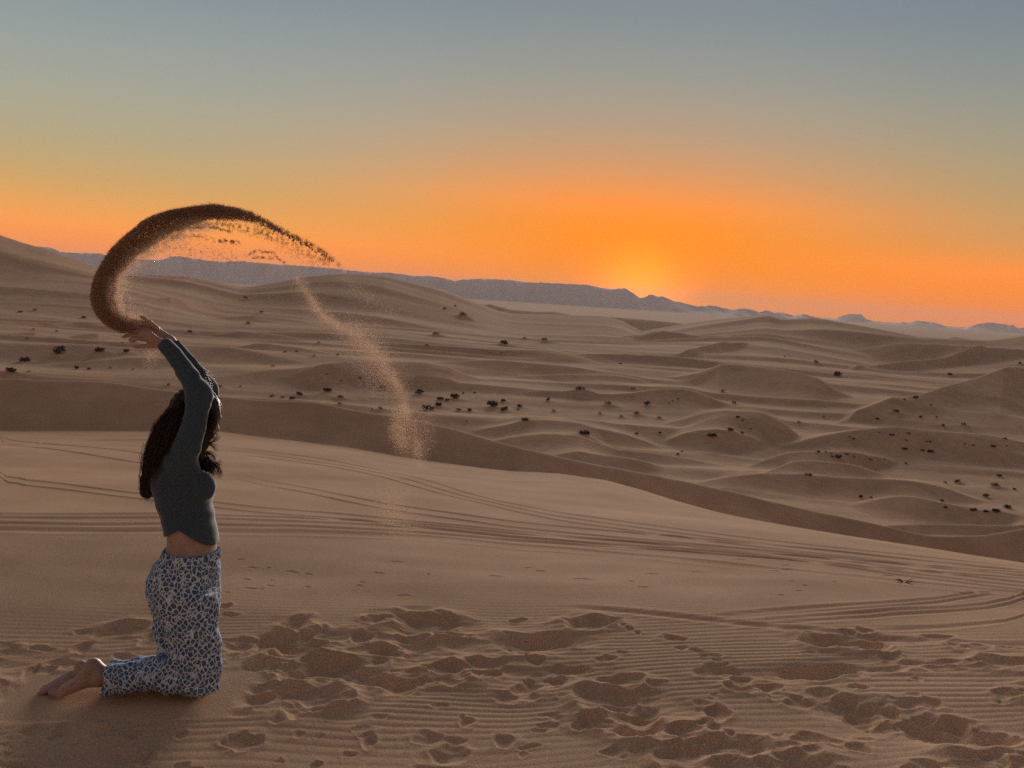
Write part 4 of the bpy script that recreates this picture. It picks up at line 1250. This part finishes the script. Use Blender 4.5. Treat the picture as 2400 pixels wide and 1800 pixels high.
def trouser_material():
    m, t, b = new_mat('blue_floral_cotton')
    tx = N(t, 'ShaderNodeTexCoord')
    mp = N(t, 'ShaderNodeMapping'); mp.inputs['Rotation'].default_value = (.35, .72, .2); mp.inputs['Scale'].default_value = (1.12, 1, .9)
    t.links.new(tx.outputs['Object'], mp.inputs['Vector'])
    wv = N(t, 'ShaderNodeTexNoise'); wv.inputs['Scale'].default_value = 26
    t.links.new(mp.outputs[0], wv.inputs['Vector'])
    warp = mixc(t, .026, mp.outputs[0], wv.outputs['Color'], 'ADD')
    ve = N(t, 'ShaderNodeTexVoronoi'); ve.feature = 'DISTANCE_TO_EDGE'; ve.inputs['Scale'].default_value = 50; ve.inputs['Randomness'].default_value = .6
    vd = N(t, 'ShaderNodeTexVoronoi'); vd.feature = 'F1'; vd.inputs['Scale'].default_value = 50; vd.inputs['Randomness'].default_value = .6
    for v in (ve, vd): t.links.new(warp, v.inputs['Vector'])
    edge = ramp(t, ve.outputs['Distance'], [(.025, (1, 1, 1, 1)), (.14, (0, 0, 0, 1))], 'LINEAR')
    ring = ramp(t, vd.outputs['Distance'], [(.10, (0, 0, 0, 1)), (.17, (.55, .55, .55, 1)), (.24, (0, 0, 0, 1))], 'LINEAR')
    fn = N(t, 'ShaderNodeTexNoise'); fn.inputs['Scale'].default_value = 210
    t.links.new(tx.outputs['Object'], fn.inputs['Vector'])
    blue = ramp(t, fn.outputs[0], [(.38, (.020, .048, .110, 1)), (.62, (.09, .18, .34, 1))], 'LINEAR')
    c = mixc(t, ring, blue, (.30, .42, .54, 1))
    c = mixc(t, edge, c, (.58, .66, .76, 1))
    t.links.new(c, b.inputs['Base Color'])
    b.inputs['Roughness'].default_value = .9
    b.inputs['Specular IOR Level'].default_value = .1
    w_ = N(t, 'ShaderNodeTexNoise'); w_.inputs['Scale'].default_value = 30; w_.inputs['Detail'].default_value = 4
    t.links.new(tx.outputs['Object'], w_.inputs['Vector'])
    bp = N(t, 'ShaderNodeBump'); bp.inputs['Strength'].default_value = .6; bp.inputs['Distance'].default_value = .006
    t.links.new(w_.outputs[0], bp.inputs['Height']); t.links.new(bp.outputs[0], b.inputs['Normal'])
    return m


M_TROU = trouser_material()
trousers = mesh_np('trousers', Vq - ORG, Fq, M_TROU, person)
# gathered waistband
WB = Field([P3(365, 1310)[0], DP - .22, P3(400, 1308)[2]], [P3(535, 1310)[0], DP + .22, P3(400, 1274)[2]], .003)
WB.stack(zrow([(1302, 382, 513, .160), (1287, 386, 513, .151), (1283, 388, 511, .148)]), DP, 0)
x, y, z = WB.coords()
WB.v += (np.sin(np.arctan2(y - DP, (x - P3(449, 1290)[0]) * 1.3) * 70) * .0018 + 0 * z).astype(np.float32)
Vw, Fw = WB.mesh()
mesh_np('waistband', Vw - ORG, Fw, M_TROU, trousers)

# --- hair: combed mass plus loose strands
def hair_material():
    m, t, b = new_mat('dark_brown_hair')
    b.inputs['Base Color'].default_value = (.018, .013, .011, 1)
    b.inputs['Roughness'].default_value = .5
    b.inputs['Specular IOR Level'].default_value = .25
    return m


M_HAIR = hair_material()
HF = Field([P3(310, 1200)[0], DP - .16, P3(400, 1185)[2]], [P3(535, 900)[0], DP + .16, P3(400, 905)[2]], .0038)
HF.ell(hp(-.012, 0, .022), (.108, .089, .100), .01, HA)
HF.chain([P3(450, 968, .0), P3(418, 1000, .0), P3(398, 1040, 0), P3(380, 1085, 0)], [.080, .080, .070, .058], .03, ((0, 1, 0), 1.35))
HF.chain([P3(400, 1010, .02), P3(372, 1060, .02), P3(362, 1110, .01), P3(352, 1150, .0)], [.050, .042, .036, .024], .02, ((0, 1, 0), 1.5))
HF.chain([P3(340, 1120, 0), P3(335, 1150, .0), P3(343, 1160, .0), P3(354, 1158, .0)], [.018, .014, .013, .011], .012)
HF.chain([P3(478, 1010, .03), P3(468, 1046, .05), P3(468, 1068, .06)], [.040, .030, .020], .02)
HF.chain([P3(462, 1062, .0), P3(474, 1082, .0), P3(486, 1100, .0)], [.026, .022, .012], .012)
x, y, z = HF.coords()
HF.v += (np.sin((x * .55 + y * 1.0) * 260 + z * 30) * .0022 + np.sin((x * .8 - y) * 130 + z * 22) * .0030).astype(np.float32)
face_cut = (x - hp(.052, 0, 0)[0]) * fw[0] + (y - hp(.052, 0, 0)[1]) * fw[1] + (z - hp(.052, 0, 0)[2]) * fw[2]
side = ((x - HC[0]) * rt[0] + (y - HC[1]) * rt[1])
openf = np.minimum(face_cut, .05 - np.abs(side + .012)) + 0 * z
openf = np.where(z < hp(0, 0, .062)[2], openf, -1)
HF.v = np.maximum(HF.v, np.where(z > P3(400, 1050)[2], openf, -1).astype(np.float32))
HF.ell(P3(482, 978, .015), (.052, .070, .070), .015)                     # hair fallen over the side of the face
Vh_, Fh_ = HF.mesh()
hair = mesh_np('hair', Vh_ - ORG, Fh_, M_HAIR, person)
hr = np.random.RandomState(12)
SV = []; SF = []


def strand(pts, r0, seg=14):
    pts = np.array(pts); n = len(pts)
    t = np.linspace(0, n - 1, seg); i = np.clip(t.astype(int), 0, n - 2); f = (t - i)[:, None]
    p0 = pts[np.maximum(i - 1, 0)]; p1 = pts[i]; p2 = pts[i + 1]; p3 = pts[np.minimum(i + 2, n - 1)]
    c = .5 * ((2 * p1) + (-p0 + p2) * f + (2 * p0 - 5 * p1 + 4 * p2 - p3) * f**2 + (-p0 + 3 * p1 - 3 * p2 + p3) * f**3)
    d = np.gradient(c, axis=0); d /= np.linalg.norm(d, axis=1)[:, None] + 1e-9
    s = np.cross(d, [0.1, 1.0, .15]); s /= np.linalg.norm(s, axis=1)[:, None] + 1e-9
    u = np.cross(d, s)
    w = (r0 * (1 - np.linspace(0, 1, seg) ** 2 * .85))[:, None]
    base = sum(len(q) for q in SV)
    ring = np.stack([c + s * w, c - s * w * .5 + u * w * .87, c - s * w * .5 - u * w * .87], 1)
    SV.append(ring.reshape(-1, 3))
    k = np.arange(seg - 1)[:, None] * 3 + base; j = np.arange(3)[None]; j2 = (j + 1) % 3
    SF.append(np.stack([k + j, k + j2, k + 3 + j2, k + 3 + j], -1).reshape(-1, 4))


G = lambda s: hr.normal() * s
for k in range(1150):          # long hair down the back
    w = hr.uniform(-.10, .11); o = hr.uniform(-1, 1)
    top = P3(450 + G(13), 935 + abs(G(14)), w * .5)
    m1 = P3(407 + 24 * o + G(6), 1000 + G(14), w)
    m2 = P3(378 + 27 * o + G(7), 1062 + G(14), w * 1.05)
    m3 = P3(360 + 17 * o + G(8), 1110 + G(12), w * .9)
    m4 = P3(347 + 9 * o + G(7), 1145 + G(14), w * .6)
    strand([top, m1, m2, m3, m4], .0011)
for k in range(420):           # hair lying over the near shoulder
    w = hr.uniform(.085, .165); o = hr.uniform(-1, 1)
    strand([P3(430 + G(10), 950 + G(8), w * .7), P3(404 + 20 * o + G(5), 1000 + G(10), w), P3(388 + 24 * o + G(6), 1040 + G(12), w + .012),
            P3(372 + 20 * o + G(6), 1085 + G(14), w), P3(358 + 12 * o + G(5), 1120 + G(16), w * .8)], .0009)
for k in range(260):           # edge fringe along the back of the hair
    e = hr.uniform(0, 1); ex = G(5)
    pts = [(430, 926), (395, 962), (368, 995), (352, 1038), (341, 1078), (336, 1120), (333, 1152)]
    s0 = int(hr.uniform(0, 4)); w = hr.uniform(-.05, .09)
    strand([P3(px_ + ex + G(2.5) + 3, py_ + G(3), w) for px_, py_ in pts[s0:s0 + 4]], .0008, 10)
for k in range(330):           # short hair over the crown and forehead
    w = hr.uniform(-.06, .09)
    strand([P3(440 + G(10), 930 + abs(G(5)), w * .6), P3(480 + G(6), 944 + G(4), w), P3(500 + G(5), 972 + G(5), w), P3(488 + G(8), 1012 + G(7), w)], .0011, 12)
for k in range(190):           # lock hanging in front of the shoulder
    w = hr.uniform(-.03, .05)
    strand([P3(484 + G(7), 1000 + G(6), w), P3(474 + G(5), 1035 + G(5), w), P3(474 + G(7), 1068 + G(6), w), P3(490 + G(6), 1094 + G(8), w), P3(500 + G(8), 1106 + G(8), w)], .0011, 14)
CUR = [[(474, 1030), (490, 1026), (503, 1018), (509, 1022)], [(474, 1046), (490, 1038), (505, 1030), (510, 1020)], [(472, 1050), (488, 1042), (502, 1046), (508, 1058)],
       [(476, 1064), (492, 1062), (504, 1072), (503, 1080)], [(480, 1070), (498, 1082), (512, 1096), (516, 1116)], [(486, 1084), (502, 1092), (512, 1102), (517, 1120)],
       [(484, 1080), (500, 1088), (512, 1086), (518, 1080)], [(476, 1020), (488, 1014), (496, 1020), (500, 1032)]]
for cu in CUR:
    for k in range(17):
        w = hr.uniform(-.02, .04); gx, gy = G(2.2), G(2.2)
        strand([P3(px_ + gx + G(1.2) * i_, py_ + gy + G(1.2) * i_, w) for i_, (px_, py_) in enumerate(cu)], .0010, 12)
for k in range(9):            # flyaway hairs beside the elbow
    strand([P3(486 + G(3), 950 + G(4), -.02), P3(498 + G(3), 925 + G(5), 0), P3(494 + G(5), 895 + G(6), .0), P3(482 + G(6), 862 + G(10), .01)], .0005, 10)
for k in range(60):            # curled ends
    cx0, cy0 = 346 + G(4), 1150 + G(4); rr_ = 9 + G(2)
    strand([P3(cx0 + rr_ * math.cos(t_) - 3, cy0 + rr_ * math.sin(t_), G(.02)) for t_ in np.linspace(3.4, .2 - hr.rand(), 5)], .0011, 12)
m_st, _t, _b = new_mat('loose_hair'); _b.inputs['Base Color'].default_value = (.028, .018, .014, 1); _b.inputs['Roughness'].default_value = .42
_b.inputs['Specular IOR Level'].default_value = .4
_tr = N(_t, 'ShaderNodeBsdfTranslucent'); _tr.inputs[0].default_value = (.55, .24, .09, 1)
_mx = N(_t, 'ShaderNodeMixShader'); _mx.inputs[0].default_value = .16
_t.links.new(_b.outputs[0], _mx.inputs[1]); _t.links.new(_tr.outputs[0], _mx.inputs[2])
_t.links.new(_mx.outputs[0], _t.nodes['Material Output'].inputs[0])
mesh_np('loose_strands', np.concatenate(SV) - ORG, np.concatenate(SF), m_st, hair)
print('person verts', len(Vb), len(Vt), len(Vq))

# ------------------------------------------------------------------ the thrown sand: grains in the air
gr = np.random.RandomState(21)
TET = np.array([(1, 1, 1), (1, -1, -1), (-1, 1, -1), (-1, -1, 1)]) / math.sqrt(3)


def path(pts):
    pts = np.array(pts, float)
    d = np.r_[0, np.cumsum(np.hypot(*np.diff(pts, axis=0).T))]
    return lambda t: np.stack([np.interp(t * d[-1], d, pts[:, 0]), np.interp(t * d[-1], d, pts[:, 1])], -1)


OUT = path([(296, 776), (285, 779), (262, 769), (240, 754), (226, 737), (217, 718), (213, 696), (216, 670), (224, 645), (239, 617), (257, 588), (287, 558), (321, 531),
            (331, 521), (362, 505), (400, 493), (445, 486), (499, 480), (540, 486), (584, 497), (619, 515), (666, 540), (714, 563), (755, 586), (802, 625)])
INN = path([(322, 766), (312, 760), (294, 752), (277, 742), (266, 728), (258, 712), (256, 694), (257, 668), (264, 645), (278, 630), (302, 598), (330, 578), (352, 563),
            (372, 548), (400, 533), (430, 519), (455, 512), (492, 506), (555, 508), (603, 519), (640, 534), (680, 552), (720, 570), (760, 592), (806, 632)])
GP = []


def put(p2, w, r):
    """grains at photo positions p2 and depth offset w"""
    d = ray(p2[:, 0], p2[:, 1]).T
    yy = DP - w
    GP.append(np.concatenate([d[:, :1] / d[:, 1:2] * yy[:, None], yy[:, None], CAM[2] + d[:, 2:] / d[:, 1:2] * yy[:, None], r[:, None]], 1))


def nz(p2, s, seed): return noise(p2[:, 0] / s, p2[:, 1] / s, seed)


n = 290000                     # dense band
t = gr.rand(n); dens = np.interp(t, [0, .05, .45, .60, .68, .80, .92, 1], [1, 1, 1, 1, .55, .22, .08, .02])
keep = gr.rand(n) < dens; t = t[keep]
v = gr.beta(1.15, 1.75, len(t)) * 1.42 - .03
st_ = noise(t * 34, v * 7, 77) + .5 * noise(t * 90, v * 16, 78)
k0_ = gr.rand(len(t)) < np.clip(.86 + st_ * (.12 + .5 * v), .05, 1)
t = t[k0_]; v = v[k0_]
a_, b_ = OUT(t), INN(t)
p2 = a_ + (b_ - a_) * v[:, None]
# ragged, plucked edge once the band thins out
rag = np.clip((t - .55) / .2, 0, 1)
nn = noise(p2[:, 0] / 7.0, p2[:, 1] / 7.0, 31) + .6 * noise(p2[:, 0] / 3.2, p2[:, 1] / 4.0, 32)
keep = (nn > -.9 + 1.05 * rag) | (gr.rand(len(t)) < .08)
p2 = p2[keep]; rag = rag[keep]; m_ = len(p2)
p2 += gr.normal(size=(m_, 2)) * (1.0 + 1.6 * rag[:, None] + 2.2 * (gr.rand(m_) < .25)[:, None])
put(p2, .02 + gr.normal(size=m_) * .035, gr.uniform(.0006, .0013, m_))
# plucked tufts on the leading edge
for k in range(150):
    t0 = gr.uniform(.60, .97); q = OUT(np.array([t0]))[0]
    L = gr.uniform(4, 13) * (1.1 - t0) * 2.2; ang = gr.uniform(-2.6, -.6) if gr.rand() < .6 else gr.uniform(.4, 2.0)
    m_ = int(60 * (1.15 - t0) * 2)
    s = gr.rand(m_); curl = gr.uniform(-1.5, 1.5)
    dx = np.cos(ang + curl * s) * L * s; dy = np.sin(ang + curl * s) * L * s
    p2 = np.stack([q[0] + dx, q[1] + 3 + dy + gr.uniform(0, 12)], -1) + gr.normal(size=(m_, 2)) * .6
    put(p2, gr.normal(size=m_) * .01 + gr.normal() * .03, gr.uniform(.0007, .0014, m_))
arch = np.concatenate(GP); GP = []
# soft inner veil
n = 80000
t = gr.rand(n) ** .8 * .52; v = np.abs(gr.normal(size=n)) * .62 + .45
a_, b_ = OUT(t), INN(t); p2 = a_ + (b_ - a_) * (v[:, None] + .45)
p2 += gr.normal(size=p2.shape) * 4
k_ = gr.rand(n) < np.clip(.75 + nz(p2, 16, 41) * .8, .05, 1) * np.exp(-np.maximum(v - .8, 0) * 1.1)
p2 = p2[k_]; put(p2, gr.normal(size=len(p2)) * .05, gr.uniform(.0006, .0012, len(p2)))
# lace of filaments below the band
FV = GP; GP = []
FIL = [([(395, 540), (440, 534), (500, 532), (545, 545)], 2.4, 2600), ([(400, 556), (460, 552), (520, 566), (560, 570)], 3.0, 1500),
       ([(505, 566), (530, 563), (562, 570)], 2.2, 1300), ([(575, 600), (600, 588), (640, 592), (652, 606), (672, 620)], 2.0, 1800),
       ([(590, 604), (610, 602), (640, 606)], 2.4, 800), ([(440, 520), (520, 524), (600, 545), (650, 560)], 6.0, 5200),
       ([(600, 530), (660, 560), (720, 590), (770, 618)], 7.0, 3400), ([(380, 575), (460, 590), (560, 606)], 14, 2600), ([(650, 570), (700, 600), (760, 622)], 8, 1300)]
for pts, wd, m_ in FIL:
    f = path(pts); t = gr.rand(m_); p2 = f(t) + gr.normal(size=(m_, 2)) * wd
    k_ = gr.rand(m_) < np.clip(.5 + nz(p2, 9, 51) * 1.1, .03, 1)
    p2 = p2[k_]; put(p2, gr.normal(size=len(p2)) * .04, gr.uniform(.0006, .0012, len(p2)))
arch = np.concatenate([arch] + GP); GP = FV
n = 16000                       # thin dust under the arch
p2 = np.stack([gr.uniform(330, 700, n), gr.uniform(520, 660, n)], -1)
k_ = (gr.rand(n) < np.clip(.28 + nz(p2, 34, 55) * .6, .0, 1)) & (p2[:, 1] > 520 + (p2[:, 0] - 440).clip(0) * .33)
p2 = p2[k_]; put(p2, gr.normal(size=len(p2)) * .06, gr.uniform(.0005, .0009, len(p2)))
n = 1000                        # few grains dropping from the hands
p2 = np.stack([352 + gr.normal(size=n) * 11, 822 + np.abs(gr.normal(size=n)) * 22], -1); put(p2, .05 + gr.normal(size=n) * .02, gr.uniform(.0005, .0009, n))
veil = np.concatenate(GP); GP = []
# falling stream to the right
ST = path([(697, 650), (716, 690), (735, 712), (756, 745), (803, 767), (844, 799), (880, 826), (907, 871), (938, 912), (946, 953), (962, 990), (980, 1040), (976, 1079), (982, 1098)])
n = 100000
t = gr.rand(n); wd = np.interp(t, [0, .2, .45, .7, .85, 1], [7, 10, 16, 10, 13, 8]) * gr.choice([.6, 1, 1.7], len(t))
p2 = ST(t) + np.clip(gr.normal(size=(n, 2)), -2.2, 2.2) * wd[:, None] * np.array([1, .55])
k_ = gr.rand(n) < np.clip(.62 + nz(p2 * [1, .6], 24, 61) * .55, .04, 1) * np.interp(t, [0, .1, .5, .75, .93, 1], [.4, .8, .85, .55, .5, .25])
p2 = p2[k_]; put(p2, gr.normal(size=len(p2)) * .06, gr.uniform(.0004, .00072, len(p2)))
for pts, wd, m_ in (([(795, 645), (850, 690), (890, 720), (930, 740)], 9, 900), ([(936, 1150), (905, 1190), (935, 1215), (953, 1245)], 24, 4200), ([(940, 960), (930, 1010), (950, 1050)], 12, 5200),
                    ([(830, 770), (850, 800), (880, 850), (900, 900)], 26, 6500), ([(1000, 950), (1000, 1020), (990, 1060)], 14, 1100)):
    f = path(pts); t = gr.rand(m_); p2 = f(t) + gr.normal(size=(m_, 2)) * wd
    put(p2, gr.normal(size=m_) * .06, gr.uniform(.0006, .0010, m_))
fall = np.concatenate(GP)


def grain_mesh(name, G_, label, M_GRAIN):
    n = len(G_); q = gr.normal(size=(n, 4)); q /= np.linalg.norm(q, axis=1)[:, None]
    w, x, y, z = q.T
    Rm = np.stack([1-2*(y*y+z*z), 2*(x*y-z*w), 2*(x*z+y*w), 2*(x*y+z*w), 1-2*(x*x+z*z), 2*(y*z-x*w), 2*(x*z-y*w), 2*(y*z+x*w), 1-2*(x*x+y*y)], -1).reshape(n, 3, 3)
    V = np.einsum('nij,kj->nki', Rm, TET) * (G_[:, 3] * 1.35)[:, None, None] + G_[:, None, :3]
    k = np.arange(n)[:, None, None] * 4
    F = (k + np.array([(0, 1, 2), (0, 3, 1), (0, 2, 3), (1, 3, 2)])[None]).reshape(-1, 3)
    o = mesh_np(name, V.reshape(-1, 3), F, M_GRAIN, smooth=False)
    tag(o, label, kind='stuff')
    return o



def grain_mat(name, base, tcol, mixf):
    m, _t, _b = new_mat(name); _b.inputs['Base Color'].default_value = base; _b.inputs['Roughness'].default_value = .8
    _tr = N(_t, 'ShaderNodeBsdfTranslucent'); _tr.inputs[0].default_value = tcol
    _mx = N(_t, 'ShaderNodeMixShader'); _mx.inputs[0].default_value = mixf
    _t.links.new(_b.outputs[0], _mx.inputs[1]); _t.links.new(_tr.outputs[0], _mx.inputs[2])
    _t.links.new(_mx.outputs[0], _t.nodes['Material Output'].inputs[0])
    return m


M_GRAIN = grain_mat('shaded_airborne_sand', (.36, .22, .15, 1), (.46, .26, .16, 1), .20)  # dense plume: its self-shadow is partly put into this darker base
M_LIT_DUST = grain_mat('fine_lit_sand', (.80, .68, .58, 1), (.90, .78, .68, 1), .72)  # same sand lightened, so the backlit glow sits in its colour
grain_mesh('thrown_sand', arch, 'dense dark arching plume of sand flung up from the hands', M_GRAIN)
grain_mesh('sand_veil', veil, 'thin sand dust hanging inside the arch above the hands', M_LIT_DUST)
grain_mesh('falling_sand', fall, 'thin pale curtain of sand falling right of the figure', M_LIT_DUST)
print('grains', len(arch), len(veil), len(fall))

# ------------------------------------------------------------------ air
m_h = bpy.data.materials.new('haze_air'); m_h.use_nodes = True
th_ = m_h.node_tree; th_.nodes.clear()
pv = N(th_, 'ShaderNodeVolumePrincipled')
pv.inputs['Color'].default_value = (.88, .77, .78, 1)
pv.inputs['Density'].default_value = 0.55e-4
pv.inputs['Anisotropy'].default_value = .0
ho = N(th_, 'ShaderNodeOutputMaterial')
th_.links.new(pv.outputs[0], ho.inputs['Volume'])
hx, hy0, hy1, hz0, hz1 = 12500., -300., 12500., -80., 114.
Vh = [(sx, sy, sz) for sz in (hz0, hz1) for sy in (hy0, hy1) for sx in (-hx, hx)]
Fh = [(0, 2, 3, 1), (4, 5, 7, 6), (0, 1, 5, 4), (2, 6, 7, 3), (0, 4, 6, 2), (1, 3, 7, 5)]
haze = mesh_np('haze', Vh, Fh, m_h, smooth=False)
tag(haze, 'thin evening haze over the desert', kind='stuff')
